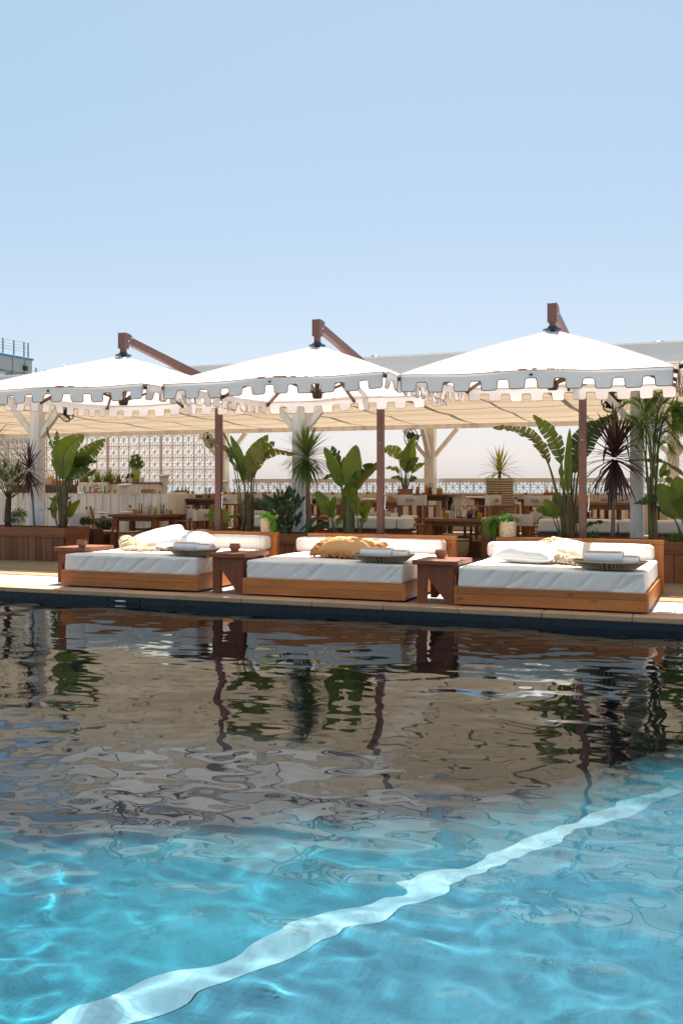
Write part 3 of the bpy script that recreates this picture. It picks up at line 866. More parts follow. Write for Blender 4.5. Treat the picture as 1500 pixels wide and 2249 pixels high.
def daybed(x, y, label, seed, fold, bol, hd):
    root = thing('daybed', label, 'daybed', (x + BW/2, y + BD/2, .01), 'teak daybeds along the pool edge')
    x1, y1 = x + BW, y + BD
    zs = .022 + (FH - .022)*(.62 if seed == 15 else .5)
    MB().box((x, y, .022), (x1 - .03, y + .035, zs - .0012)).build('front_board', M_teak, root, bev=.003)
    MB().box((x, y + .001, zs + .0012), (x1 - .03, y + .036, FH)).build('front_board', M_teak, root, bev=.003)
    for xx in (x + .05, x1 - .09):
        for zz in (.06, FH - .05): MB().lathe([(0, 0), (.007, 0), (.007, .002), (0, .003)], (0, 0, 0), 8, M=Matrix.Translation((xx, y + .0015, zz)) @ Matrix.Rotation(R(90), 4, 'X')).build('screw', M_browndark, root)
    MB().box((x + .004, y + .038, .022), (x + .04, y1 - .05, FH - .003)).build('side_panel', M_teaky, root, bev=.004)
    MB().box((x1 - .04, y + .038, .022), (x1 - .004, y1 - .05, FH - .003)).build('side_panel', M_teaky, root, bev=.004)
    MB().box((x1 - .03, y - .004, .024), (x1 + .004, y + .033, FH - .002)).build('corner_trim', M_teakz, root)
    MB().box((x + .05, y + .05, .12), (x1 - .05, y1 - .05, FH - .03)).build('base_board', M_teak, root)
    MB().box((x + .06, y + .06, .0105), (x1 - .06, y1 - .1, .03)).build('plinth', M_browndark, root)
    a, b = hd
    MB().box((a, y1 - .04, .022), (b, y1, HH - .055)).build('headboard', M_teak, root, bev=.003)
    MB().box((a - .004, y1 - .05, HH - .054), (b + .004, y1 + .03, HH)).build('head_rail', M_teak, root, bev=.005)
    MB().box((b - .035, y1 + .002, .022), (b, y1 + .03, HH - .056)).build('end_post', M_teakz, root, bev=.003)
    MB().box((b - .115, y1 - .058, .222), (b - .002, y1 - .041, HH - .058)).build('upright', M_teakz, root, bev=.003)
    mt = rounded_pad(x + .035, y + .02, FH - .012, x1 - .035, y1 - .07, MH, .035, .0125, seed, fold).build('mattress', M_mattress, root)
    weld(mt.data)
    for sx_ in (0,):
        # seam welt around the upper edge of the mattress
        pass
    ba, bb = bol
    bm_ = rounded_pad(ba, y1 - .30, MH - .012, bb, y1 - .062, MH + .185, .055, .03, seed + 5, 0, .01).build('bolster', M_mattress, root)
    weld(bm_.data)
    for xe in (ba + .075, bb - .075):
        pts = []
        for k in range(20):
            an = 2*PI*k/20
            pts.append((xe, (2*y1 - .362)/2 + .121*max(-1, min(1, 1.25*math.cos(an))), MH + .088 + .098*max(-1, min(1, 1.25*math.sin(an)))))
        MB().tube(pts, .004, 4, closed=True).build('seam', M_mattress, bm_, smooth=True)
    return root
daybed(-8.33, 10.86, 'teak daybed with cream tasselled pillow and white pillow, next to the planter corner', 3, 1.0, (-8.36, -6.20), (-8.22, -6.13))
daybed(-5.585, 10.80, 'teak daybed with the tan fringed pillow, middle one of the row', 8, .8, (-5.70, -3.56), (-5.61, -3.44))
daybed(-2.895, 10.735, 'teak daybed with white pillow beside a tasselled cream pillow and dark towel tray', 15, 1.6, (-2.95, -.88), (-2.88, -.78))

# pillows
def pillow(name, label, group, loc, w, d, h, rz, tilt, m, seed, rx=0.0, fringe=None, fr_m=None, fr_edges=(), pinch=.16):
    root = thing(name, label, 'pillow', loc, group)
    r = random.Random(seed); n = 34
    M = Matrix.Rotation(rz, 4, 'Z') @ Matrix.Rotation(tilt, 4, 'Y') @ Matrix.Rotation(rx, 4, 'X')
    def P(u, v, top):
        k = max(0, (1 - u**4))*max(0, (1 - v**4))
        px = u*w/2*(1 - pinch*.5*(1 - abs(u))*0 - pinch*(1 - v*v)*abs(u)**3*.5*(-1) - pinch*.35*(1-v*v))
        py = v*d/2*(1 - pinch*.35*(1 - u*u))
        wr = .05*noise.noise(Vector((u*2.2 + seed, v*2.2, .3*top))) + .025*noise.noise(Vector((u*6, v*6 + seed, top)))
        cr = .03*math.sin(9*(u + v*.4) + seed)*max(0, abs(u) - .45)
        z = (h/2)*1.08*(k**.60)*(1 + wr*3 + cr*2)*(1 if top > 0 else -.62)
        z += .012*noise.noise(Vector((u*1.5, v*1.5, seed*3.1)))*(1 - k)
        return Vector((px, py, z))
    mb = MB(); us = [math.sin(PI/2*(-1 + 2*i/n)) for i in range(n + 1)]
    for top in (1, -1):
        mb.grid([[M @ P(u, v, top) + Vector(loc) for v in us] for u in us])
    mb.build('cover', m, root); weld(root.children[0].data)
    pp = []
    for a, b in ([(u, -1) for u in us[::2]] + [(1, v) for v in us[::2]][1:] + [(u, 1) for u in us[::-2]][1:] + [(-1, v) for v in us[::-2]][1:-1]):
        pp.append(M @ P(a, b, 1) + Vector(loc))
    if not fringe: MB().tube(pp, .006, 5, closed=True).build('piping', m, root, smooth=True)
    if fringe:
        fb = MB(); hang, cnt, thick = fringe
        for e in fr_edges:
            for k in range(cnt):
                t = -1 + 2*(k + r.random())/cnt
                a, b = {'x+': (1, t), 'x-': (-1, t), 'y+': (t, 1), 'y-': (t, -1)}[e]
                p = M @ P(a*.97, b*.97, 1) + Vector(loc)
                o = (M.to_3x3() @ Vector((a if e[0] == 'x' else a*.2, b if e[0] == 'y' else b*.2, 0))).normalized()
                o = (o + Vector((r.uniform(-.35, .35), r.uniform(-.35, .35), r.uniform(-.1, .45)))).normalized()
                L = hang*r.uniform(.6, 1.15)
                pts = [p]; 
                for s_ in range(1, 5):
                    q = p + o*L*s_/4 + Vector((r.uniform(-1, 1), r.uniform(-1, 1), r.uniform(-.5, .9)))*thick*.8
                    q.z = max(q.z - .35*L*(s_/4)**2, MH + .012 + r.uniform(0, thick*2))
                    pts.append(q)
                fb.tube(pts, [thick*.8, thick, thick*1.25, thick*1.1, thick*.5], 5)
        fob = fb.build('fringe', fr_m, root, smooth=True); tag(fob, kind='stuff')
    return root
TZ = MH + .012
pillow('throw_pillow', 'cream woollen pillow with a heavy tasselled edge leaning on the bolster', 'cream tasselled pillows', (-7.52, 12.02, TZ + .135), .74, .50, .20, R(38), R(-14), M_cream, 2, R(26), (.17, 260, .019), M_creamfringe, ('x-', 'y-'))
pillow('pillow', 'plump white pillow lying behind the tray, before the cream tasselled pillow', 'white pillows on the daybeds', (-7.05, 11.92, TZ + .115), .70, .46, .25, R(4), R(0), M_linen, 6, R(14))
pillow('throw_pillow', 'tan cotton pillow with ragged fringe on the middle daybed', None, (-4.50, 11.62, TZ + .10), .68, .52, .23, R(-7), R(3), M_tan, 4, R(14), (.10, 190, .013), M_tanfringe, ('x+', 'x-', 'y-'))
pillow('pillow', 'small white pillow mostly hidden behind the tan fringed pillow', 'white pillows on the daybeds', (-4.85, 12.05, TZ + .075), .5, .34, .15, R(0), 0, M_linen, 9, R(20))
pillow('pillow', 'flat white pillow lying beside a tasselled cream pillow near the grassy basket', 'white pillows on the daybeds', (-2.22, 11.52, TZ + .10), .70, .46, .24, R(-8), R(2), M_linen, 12, R(8))
pillow('throw_pillow', 'cream woollen pillow with loose corner tassels between white pillow and towels', 'cream tasselled pillows', (-1.72, 11.68, TZ + .12), .64, .46, .22, R(-26), R(10), M_cream, 14, R(12), (.13, 130, .019), M_creamfringe, ('x-', 'y-'))

# towel trays
DZ = .030
M_darkbasket = stone('dark_basketwork', (.13, .085, .05), .5, 40)
M_strand = stone('light_strand', (.50, .37, .23), .35, 50)
def tray(x, y, rz, lab, tl, w=.72, d=.40):
    t = thing('towel_tray', lab, 'tray', (x, y, TZ), 'dark woven towel trays')
    M = Matrix.Translation((x, y, TZ)) @ Matrix.Rotation(rz, 4, 'Z')
    mb = MB(); rows = []
    N = 88
    for i, (f, z) in enumerate(((.0, .006), (.66, .004), (.68, .0), (.73, .014), (.81, .033), (.91, .056), (.99, .074), (1.0, .08), (.965, .074), (.86, .048), (.70, .014), (.0, .012))):
        rows.append([])
        for j in range(N + 1):
            a = 2*PI*j/N
            px = abs(math.cos(a))**.75*math.copysign(1, math.cos(a)); py = abs(math.sin(a))**.75*math.copysign(1, math.sin(a))
            wv = 1 + (.012 if (j + i) % 2 else -.012)*(1 if 2 < i < 10 else 0)
            lift = .014*abs(px)**2*f
            rows[-1].append(M @ Vector((px*f*w/2*wv, py*f*d/2*wv, z + lift)))
    mb.grid(rows).build('basketwork', M_darkbasket, t)
    wv = MB()
    for k in range(76):
        a = 2*PI*k/76; px = abs(math.cos(a))**.75*math.copysign(1, math.cos(a)); py = abs(math.sin(a))**.75*math.copysign(1, math.sin(a))
        wv.tube([M @ Vector((px*f*w/2*1.012, py*f*d/2*1.012, z + .014*abs(px)**2*f)) for f, z in ((.70, .005), (.81, .033), (.91, .056), (1.0, .079))], .0052, 4)
    tag(wv.build('woven_strands', M_strand, t), kind='stuff')
    rim = [M @ Vector((abs(math.cos(a))**.75*math.copysign(1, math.cos(a))*w/2, abs(math.sin(a))**.75*math.copysign(1, math.sin(a))*d/2, .080 + .014*abs(math.cos(a))**1.5)) for a in [2*PI*k/48 for k in range(48)]]
    MB().tube(rim, .009, 5, closed=True).build('rim', M_strand, t, smooth=True)
    for k, (dx, dz, L, rr, la) in enumerate(tl):
        tw = thing('rolled_towel', la, 'towel', M @ Vector((dx, 0, .05)), 'rolled white towels on the trays')
        mb = MB(); P = []
        for i in range(13):
            s = -L/2 + L*i/12; row = []
            for j in range(25):
                a = 2*PI*j/24
                q = rr*(1 + .05*noise.noise(Vector((s*6, math.cos(a)*1.5, math.sin(a)*1.5 + k*3))))
                e = 1 if 0 < i < 12 else .93
                row.append(M @ Vector((dx + s, .012 + q*e*1.15*math.cos(a), DZ + dz + rr*.82 + q*e*.85*math.sin(a))))
            P.append(row)
        mb.grid(P); mb.f.append(tuple(len(mb.v) - 25 + j for j in range(24))); mb.f.append(tuple(23 - j for j in range(24)))
        mb.build('roll', M_towel, tw, smooth='auto')
        for end in (1, -1):
            sp = [M @ Vector((dx + end*(L/2 + .001), .012 + rr*f*1.1*math.cos(9*f*2), DZ + dz + rr*.82 + rr*f*.8*math.sin(9*f*2))) for f in [.12 + .8*k2/26 for k2 in range(27)]]
            MB().tube(sp, .0045, 4).build('rolled_edge', M_towel, tw, smooth=True)
        band = MB(); rows2 = [[], []]
        for j in range(15):
            s = -L/2 + .01 + (L - .02)*j/14
            for q_, an in ((0, 2.0), (1, 2.22)):
                rows2[q_].append(M @ Vector((dx + s, .012 + rr*1.075*1.15*math.cos(an), DZ + dz + rr*.82 + rr*1.075*.85*math.sin(an))))
        band.grid(rows2).build('stripe', M_ochre, tw, smooth=True)
tray(-6.46, 11.12, R(-4), 'dark woven oval tray with two towels before the white pillow', ((-.10, 0, .34, .085, 'longer rolled white towel on the tray before the plump white pillow'), (.18, 0, .20, .078, 'shorter rolled white towel at the tray end near the middle terracotta bowl')))
tray(-3.82, 11.00, R(2), 'dark woven oval tray with two towels beside the tan fringed pillow', ((-.08, 0, .38, .082, 'longer rolled white towel on the tray beside the tan fringed pillow'), (.21, 0, .18, .070, 'shorter rolled white towel on the tray of the middle daybed')), .74)
tray(-1.22, 10.93, R(-3), 'dark woven oval tray with two towels near the open end of the tasselled pillow daybed', ((-.06, .01, .40, .095, 'long rolled white towel with an ochre line beside the tasselled cream pillow'), (.22, 0, .17, .075, 'short rolled white towel at the end of the tray nearest the decking')), .78)

# side tables with cut-out legs
def side_table(x, y, w, d, zt, label, tx0, tx1, mm=M_redwood, mt=M_redtop):
    t = thing('side_table', label, 'side table', (x + w/2, y + d/2, 0), 'red brown side tables between daybeds')
    MB().box((tx0, y - .04, zt - .05), (tx1, y + d + .02, zt)).build('table_top', mt, t, bev=.005)
    poly = [(0, .0), (.24*w, 0), (.24*w, .56*zt), (.80*w, 0), (w, 0), (w, zt - .052), (0, zt - .052)]
    poly = [(0, 0), (.26*w, 0), (.27*w, .60*zt), (.83*w, 0), (w, 0), (w, zt - .052), (0, zt - .052)]
    for yy, fl in ((y, False), (y + d - .06, True)):
        pl = [(w - a, b) for a, b in reversed(poly)] if fl else poly
        bmx = bmesh.new()
        MB().prism(pl, Matrix.Translation((x, yy, .0105)), .045).build('leg_panel', mm, t)
    MB().box((x + .05, y + .05, zt - .16), (x + .09, y + d - .07, zt - .054)).build('rail', mm, t)
    MB().box((x + w - .09, y + .05, zt - .16), (x + w - .05, y + d - .07, zt - .054)).build('rail', mm, t)
    return t
side_table(-8.63, 11.18, .28, .62, .502, 'red brown side table at the planter end of the daybed row', -8.675, -8.16)
side_table(-6.035, 10.86, .43, .62, .506, 'red brown side table between the cream pillow daybed and the tan pillow daybed', -6.08, -5.56)
side_table(-3.345, 10.80, .43, .60, .496, 'red brown side table between the tan pillow daybed and the grassy basket daybed', -3.395, -2.855)
def bowl(p, zt, label, s=1.0):
    t = tag(MB().lathe([(.0, 0), (.040, 0), (.044, .008), (.062, .035), (.073, .062), (.072, .078), (.060, .086), (.066, .098), (.062, .10), (.055, .088), (.066, .07), (.05, .02), (0, .012)], (p[0], p[1], zt), 28, s, s).build('terracotta_bowl', M_terracotta, None, smooth='auto'), label, 'bowl', 'terracotta bowls on the side tables')
bowl((-8.277,11.244,0.503), .503, 'terracotta bowl on the side table near the planter corner')
bowl((-5.908,11.214,0.507), .507, 'terracotta bowl on the side table beside the tan pillow daybed')
bowl((-3.168,11.170,0.497), .497, 'terracotta bowl on the side table beside the white pillow daybed')

# ------------------------------------------------------------------ planters
def planter(x0, x1, y0, y1, zt, label, side=True, pitch=.135):
    t = thing('wooden_planter', label, 'planter', ((x0 + x1)/2, (y0 + y1)/2, 0), 'wooden planters behind the daybeds')
    MB().box((x0, y0 + .02, .0105), (x1, y1, zt - .03)).build('inner_box', M_browndark, t)
    MB().box((x0 - .02, y0 - .028, zt - .135), (x1 + .02, y0 + .018, zt)).build('top_rail', M_plantrail, t, bev=.004)
    MB().box((x0 - .02, y0 - .045, zt - .165), (x1 + .045, y0 + .018, zt - .137)).build('ledge', M_plantrail, t, bev=.003)
    x = x0 + .002
    while x < x1 - .02:
        w = min(pitch*rnd.uniform(.85, 1.1), x1 - x)
        MB().box((x + .004, y0 - .016 - rnd.uniform(0, .006), .012), (x + w - .004, y0 + .018, zt - .168)).build('board', M_planter, t, bev=.003)
        x += w
    for xs_, s in ((x1, 1), (x0, -1)):
        a, b = (xs_ - .018, xs_ + .016) if s > 0 else (xs_ - .016, xs_ + .018)
        MB().box((a, y0 + .02, zt - .135), (b, y1 + .02, zt)).build('top_rail', M_plantrail, t, bev=.004)
        y = y0 + .03
        while y < y1 - .03:
            MB().box((a + .004, y + .003, .012), (b, min(y + pitch - .003, y1), zt - .14)).build('board', M_planter, t)
            y += pitch
    MB().box((x0 + .02, y1 - .02, zt - .135), (x1 - .02, y1 + .02, zt)).build('top_rail', M_plantrail, t, bev=.004)
    s = MB(); n = 30; P = []
    for i in range(n + 1):
        P.append([(x0 + .03 + (x1 - x0 - .06)*i/n, y0 + .03 + (y1 - y0 - .06)*j/8, zt - .05 + .025*noise.noise(Vector((i*.7, j*.7, x0)))) for j in range(9)])
    tag(s.grid(P).build('soil', M_soil, t, smooth=True), kind='stuff')
    return t
planter(-15.2, -10.95, 14.35, 15.06, .60, 'long wooden planter with vertical boards holding the purple cordyline and fan palm')
planter(-8.25, -5.18, 14.32, 15.06, .575, 'wooden planter behind the tan pillow daybed holding the dracaena and broad leaved plants')
planter(-2.75, 2.0, 14.25, 15.06, .575, 'wooden planter holding the large bird of paradise and areca palm')

# ------------------------------------------------------------------ plants
def rot_about(v, axis, a): return Matrix.Rotation(a, 3, axis) @ v
def leaf(root, P, w, m, dy=0.0, roll=0.0, tears=0, seed=0, petiole=.012, fold=.25, sm=None, droop=.0, shape=.75, pt=.62):
    """one paddle leaf. P: foot, blade start, middle, tip. dy pushes the tip away (+) or nearer (-)."""
    r = random.Random(seed*31 + 5)
    P = [Vector(p) for p in P]; P[2].y += dy*.55; P[3].y += dy
    C = catmull(P, 10)
    nb = 10
    st = C[:nb + 1]; bl = C[nb:]
    lf = bpy.data.objects.new('leaf', None)
    mb = MB()
    n = len(bl)
    tot = 0; acc = [0]
    for i in range(1, n): tot += (bl[i] - bl[i-1]).length; acc.append(tot)
    def frame(i):
        t = (bl[min(i+1, n-1)] - bl[max(i-1, 0)]).normalized()
        s = t.cross(Vector((0, -1, 0)))
        if s.length < .1: s = Vector((1, 0, 0))
        s.normalize(); s = rot_about(s, t, roll); nn = s.cross(t)
        return t, s, nn
    def at(u):
        L = u*tot; i = 0
        while i < n - 2 and acc[i+1] < L: i += 1
        f = (L - acc[i])/max(1e-6, acc[i+1] - acc[i])
        t, s, nn = frame(i); t2, s2, n2 = frame(min(i+1, n-1))
        return bl[i].lerp(bl[i+1], f), t.lerp(t2, f), s.lerp(s2, f), nn.lerp(n2, f)
    def width(u): return w*.57*(math.sin(PI*min(1, u**shape)))**pt if 0 < u < 1 else 0.0
    for side in (1, -1):
        if tears:
            cuts = sorted([.04] + [min(.95, max(.08, (k + r.uniform(.2, .8))/(tears + 1)*.95)) for k in range(1, tears + 1)] + [1.0]); cuts[0] = 0.0
        else: cuts = [0, 1.0]
        for a, b in zip(cuts[:-1], cuts[1:]):
            ns = max(2, int((b - a)*22)); rows = []
            tw = r.uniform(-.22, .16) if tears else 0
            gap = min(r.choice((.002, .003, .005, .012))/max(tot, .1), (b-a)*.12) if tears else 0
            for i in range(ns + 1):
                u = a + (b - a)*i/ns; row = []
                for c in (0, .18, .45, .75, 1.0):
                    uu = u + (gap*c if i == 0 and a > 0 else -gap*c if i == ns and b < 1 else 0)
                    p, t, s, nn = at(min(max(uu, 0), 1))
                    W = width(min(max(u, .0), 1))*c
                    lean = .30*W
                    wav = .014*math.sin(u*17 + side*2 + seed)*c*c
                    ang = fold + (tw*c if tears else 0) + droop*c
                    q = p + s*side*W*math.cos(ang) + nn*(W*math.sin(ang) + wav) + t*lean*(1 - u)
                    row.append(q)
                rows.append(row)
            if side < 0: rows = [list(reversed(x)) for x in rows]
            mb.grid(rows)
    ob = mb.build('leaf', m, root, smooth=True)
    k = len(st); rad = [petiole*(1.5 - .9*i/(k - 1)) for i in range(k)]
    mid = [bl[i] - frame(i)[2]*.002 for i in range(1, n)]
    MB().tube(st + mid, rad + [petiole*.6*(1 - .85*i/(n-1)) for i in range(1, n)], 6).build('stalk', sm or G_stem, ob, smooth=True)
    return ob
def paddle_plant(name, label, cat, base, leaves, group=None, trunk=None):
    t = thing(name, label, cat, base, group)
    for k, L in enumerate(leaves):
        P, w, m, kw = L
        leaf(t, P, w, m, seed=k + int(abs(base[0])*10), **kw)
    if trunk:
        pts, rad, mm = trunk
        pts = catmull(pts, 5); n = len(pts)
        rr = [rad*(1.25 - .6*i/(n-1))*(1 + .12*math.sin(i*2.1)) for i in range(n)]
        MB().tube(pts, rr, 9).build('trunk', mm, t, smooth=True)
        sh = MB()
        r = random.Random(int(rad*1000))
        for k in range(9):
            a = r.uniform(0, 6.28); p0 = pts[0] + Vector((math.cos(a)*rad*1.2, math.sin(a)*rad*1.2, 0)); i = r.randint(n//2, n-1)
            p1 = pts[i] + Vector((math.cos(a)*rad*.9, math.sin(a)*rad*.9, r.uniform(-.05, .08)))
            sh.tube([p0, p0.lerp(p1, .5) + Vector((math.cos(a), math.sin(a), 0))*.012, p1], [.016, .02, .004], 5)
        tag(sh.build('leaf_sheaths', G_sheath, t, smooth=True), kind='stuff')
    return t
def strap(mb, c, d, L, w, droop, up=.0, kink=0.0, seg=7, ch=.25):
    """one strap leaf from c along d, bending under its weight"""
    d = d.normalized(); side = d.cross(Vector((0, 0, 1)))
    if side.length < .08: side = Vector((1, 0, 0))
    side.normalize(); p = Vector(c); rows = []; v = d.copy(); st = L/seg
    for i in range(seg + 1):
        u = i/seg
        ww = w/2*(.55 + .45*math.sin(PI*min(1, u*1.6 + .15)) if u < .5 else 1)*(1 - max(0, (u - .45)/.55)**1.5)
        n = side.cross(v); n.normalize()
        rows.append([p - side*ww + n*ww*ch, p, p + side*ww + n*ww*ch])
        v = (v + Vector((0, 0, -droop*st*(.4 + 1.6*u)))).normalized()
        if kink and u > kink: v = (v + Vector((0, 0, -.8))).normalized()
        p = p + v*st
    mb.grid(rows)
def rosette(name, label, cat, trunk_pts, rad, center, n, L, w, m, tm, droop, el=(-40, 85), seed=1, group=None, wl=.35, parts=1, dead=0):
    t = thing(name, label, cat, trunk_pts[0], group)
    pts = catmull(trunk_pts, 6); k = len(pts)
    MB().tube(pts, [rad*(1.35 - .55*min(1, i/(k-1)*1.6))*(1 + .07*math.sin(i*2.7)) for i in range(k)], 9).build('trunk', tm, t, smooth=True)
    r = random.Random(seed); c = Vector(center)
    groups = [MB() for _ in range(parts)]
    for i in range(n):
        f = i/(n - 1)
        a = i*2.39996 + r.uniform(-.25, .25)
        e = R(el[0] + (el[1] - el[0])*f + r.gauss(0, 11))
        d = Vector((math.cos(a)*math.cos(e), math.sin(a)*math.cos(e), math.sin(e)))
        cc = c + Vector((0, 0, (f - .6)*.20)) + d*.02
        strap(groups[i % parts], cc, d, L*r.uniform(.75, 1.08), w*r.uniform(.8, 1.1), droop*r.uniform(.5, 1.5)*(1.2 - .8*f), kink=(r.uniform(.4, .7) if r.random() < wl*(1 - f)*.6 else 0))
    for g in groups: tag(g.build('crown', m, t, smooth=True), kind='stuff')
    return t
def leaf_clump(name, base, root, m, n, r0, h, lw, seed, hang=None, mat2=None):
    """many small leaf faces through a volume"""
    r = random.Random(seed); mb = MB(); b = Vector(base)
    for _ in range(n):
        a = r.uniform(0, 6.28); q = r.random()**.5; z = r.random()
        if hang is None or r.random() < .5:
            p = b + Vector((math.cos(a)*r0*q, math.sin(a)*r0*q, h*z*(1 - .5*q*q)))
        else:
            k = r.random(); p = b + Vector(hang)*k + Vector((r.gauss(0, r0*.33), r.gauss(0, r0*.33), -.15*h*k + r.gauss(0, .02)))
        u = Vector((r.gauss(0, 1), r.gauss(0, 1), r.gauss(.3, .6))).normalized(); v = u.orthogonal().normalized(); v = rot_about(v, u, r.uniform(0, 6))
        s = lw*r.uniform(.6, 1.25); n2 = u.cross(v)
        mb.add([p, p + u*s*.5 + v*s*.34 + n2*s*.08, p + u*s, p + u*s*.5 - v*s*.34 + n2*s*.08], [(0, 1, 2, 3)])
    return tag(mb.build(name, m, root), kind='stuff')
def blades(name, base, root, m, n, L, w, droop, el, seed, spread=.04, azr=(0, 6.2832), bias=None):
    r = random.Random(seed); mb = MB(); b = Vector(base)
    for _ in range(n):
        a = r.uniform(*azr); e = R(r.uniform(*el)); d = Vector((math.cos(a)*math.cos(e), math.sin(a)*math.cos(e), math.sin(e)))
        if bias: d = (d + Vector(bias)*r.random()).normalized()
        strap(mb, b + Vector((r.gauss(0, spread), r.gauss(0, spread), 0)), d, L*r.uniform(.55, 1.1), w*r.uniform(.7, 1.2), droop*r.uniform(.5, 1.5), seg=6)
    return tag(mb.build(name, m, root, smooth=True), kind='stuff')

bop = 'bird of paradise plants'
paddle_plant('bird_of_paradise', 'tall bird of paradise with one huge curled leaf beside the purple cordyline', 'plant', (-11.285,14.750,0.560), [
  ([(-11.265,14.750,0.560),(-11.275,14.750,1.445),(-11.165,14.750,1.965),(-10.711,14.750,2.261)], .36, G_bop, dict(dy=-.15, roll=.35, tears=3, petiole=.026, fold=.22, shape=.8)),
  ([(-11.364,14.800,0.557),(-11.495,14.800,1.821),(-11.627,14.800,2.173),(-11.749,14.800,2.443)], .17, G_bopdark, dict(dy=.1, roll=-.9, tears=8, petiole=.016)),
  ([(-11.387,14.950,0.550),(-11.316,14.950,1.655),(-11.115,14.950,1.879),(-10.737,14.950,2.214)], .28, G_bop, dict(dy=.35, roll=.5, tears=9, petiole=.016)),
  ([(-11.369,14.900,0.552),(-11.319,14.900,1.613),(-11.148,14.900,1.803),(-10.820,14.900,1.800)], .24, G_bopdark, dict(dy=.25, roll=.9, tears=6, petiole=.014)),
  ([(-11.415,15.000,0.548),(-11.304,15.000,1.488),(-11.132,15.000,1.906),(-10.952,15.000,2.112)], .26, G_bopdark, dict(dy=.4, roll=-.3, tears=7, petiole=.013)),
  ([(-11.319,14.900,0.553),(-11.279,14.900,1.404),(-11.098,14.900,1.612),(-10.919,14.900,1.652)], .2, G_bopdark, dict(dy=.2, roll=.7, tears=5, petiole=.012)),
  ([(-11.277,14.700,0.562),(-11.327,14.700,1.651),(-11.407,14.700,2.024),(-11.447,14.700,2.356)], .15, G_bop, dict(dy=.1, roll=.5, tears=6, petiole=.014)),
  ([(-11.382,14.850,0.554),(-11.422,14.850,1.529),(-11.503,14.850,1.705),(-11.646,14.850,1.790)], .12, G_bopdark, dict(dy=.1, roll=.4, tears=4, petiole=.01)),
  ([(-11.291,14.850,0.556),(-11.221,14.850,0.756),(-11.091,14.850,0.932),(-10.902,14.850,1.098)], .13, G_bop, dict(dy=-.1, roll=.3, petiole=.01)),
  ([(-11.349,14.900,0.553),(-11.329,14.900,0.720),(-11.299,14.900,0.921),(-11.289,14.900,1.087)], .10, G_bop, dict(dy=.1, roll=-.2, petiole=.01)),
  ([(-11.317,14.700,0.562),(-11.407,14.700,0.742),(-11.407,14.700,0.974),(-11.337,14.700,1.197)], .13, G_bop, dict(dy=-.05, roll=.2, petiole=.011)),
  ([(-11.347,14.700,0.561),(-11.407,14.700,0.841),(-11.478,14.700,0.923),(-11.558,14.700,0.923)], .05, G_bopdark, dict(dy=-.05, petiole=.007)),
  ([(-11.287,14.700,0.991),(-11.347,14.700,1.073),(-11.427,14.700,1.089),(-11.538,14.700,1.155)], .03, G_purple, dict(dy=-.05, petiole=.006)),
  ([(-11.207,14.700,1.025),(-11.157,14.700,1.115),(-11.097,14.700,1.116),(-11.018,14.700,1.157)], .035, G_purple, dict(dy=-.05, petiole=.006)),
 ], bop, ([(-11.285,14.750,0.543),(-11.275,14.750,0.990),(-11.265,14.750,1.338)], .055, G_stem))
paddle_plant('bird_of_paradise', 'bird of paradise with ragged leaves rising beside the brown pole near the bright trailing basket', 'plant', (-7.540,14.750,0.545), [
  ([(-7.540,14.700,0.547),(-7.565,14.700,1.384),(-7.728,14.700,1.858),(-7.926,14.700,2.245)], .17, G_bopdark, dict(dy=-.05, roll=-1.0, petiole=.016, fold=.4)),
  ([(-7.531,14.700,0.547),(-7.574,14.700,1.400),(-7.685,14.700,1.820),(-7.883,14.700,2.205)], .15, G_bop, dict(dy=.1, roll=.6, petiole=.012)),
  ([(-7.514,14.750,0.545),(-7.514,14.750,1.400),(-7.463,14.750,1.857),(-7.243,14.750,2.211)], .26, G_bop, dict(dy=.2, roll=.4, tears=6, petiole=.014)),
  ([(-7.472,14.700,0.548),(-7.429,14.700,1.551),(-7.328,14.700,1.793),(-7.185,14.700,2.094)], .34, G_bopdry, dict(dy=-.15, roll=-.2, tears=3, petiole=.014, fold=.1)),
  ([(-7.480,14.750,0.546),(-7.429,14.750,1.628),(-7.277,14.750,1.915),(-7.050,14.750,2.079)], .22, G_bop, dict(dy=.05, roll=.8, tears=6, petiole=.013)),
  ([(-7.488,14.800,0.543),(-7.403,14.800,1.590),(-7.166,14.800,1.916),(-6.733,14.800,1.865)], .17, G_bopdry, dict(dy=.25, roll=1.0, tears=7, petiole=.012)),
  ([(-7.582,14.750,0.544),(-7.719,14.750,1.553),(-7.840,14.750,1.769),(-7.979,14.750,1.978)], .14, G_bopdark, dict(dy=.1, roll=-.7, tears=6, petiole=.012)),
  ([(-7.651,14.850,0.538),(-7.859,14.850,1.710),(-8.156,14.850,2.062),(-8.547,14.850,2.170)], .10, G_bopdry, dict(dy=.1, roll=1.0, tears=5, petiole=.010)),
  ([(-7.856,14.650,0.543),(-7.865,14.650,0.712),(-7.908,14.650,0.864),(-7.977,14.650,1.017)], .16, G_bop, dict(dy=-.05, roll=.3, petiole=.010)),
  ([(-7.787,14.650,0.545),(-7.736,14.650,0.713),(-7.718,14.650,0.828),(-7.727,14.650,0.957)], .06, G_bop, dict(petiole=.007)),
  ([(-8.133,14.650,0.538),(-8.151,14.650,0.707),(-8.133,14.650,0.900),(-8.107,14.650,1.054)], .13, G_bop, dict(roll=.4, petiole=.009)),
 ], bop, ([(-7.540,14.750,0.529),(-7.522,14.750,0.942),(-7.514,14.750,1.209)], .075, G_sheath))
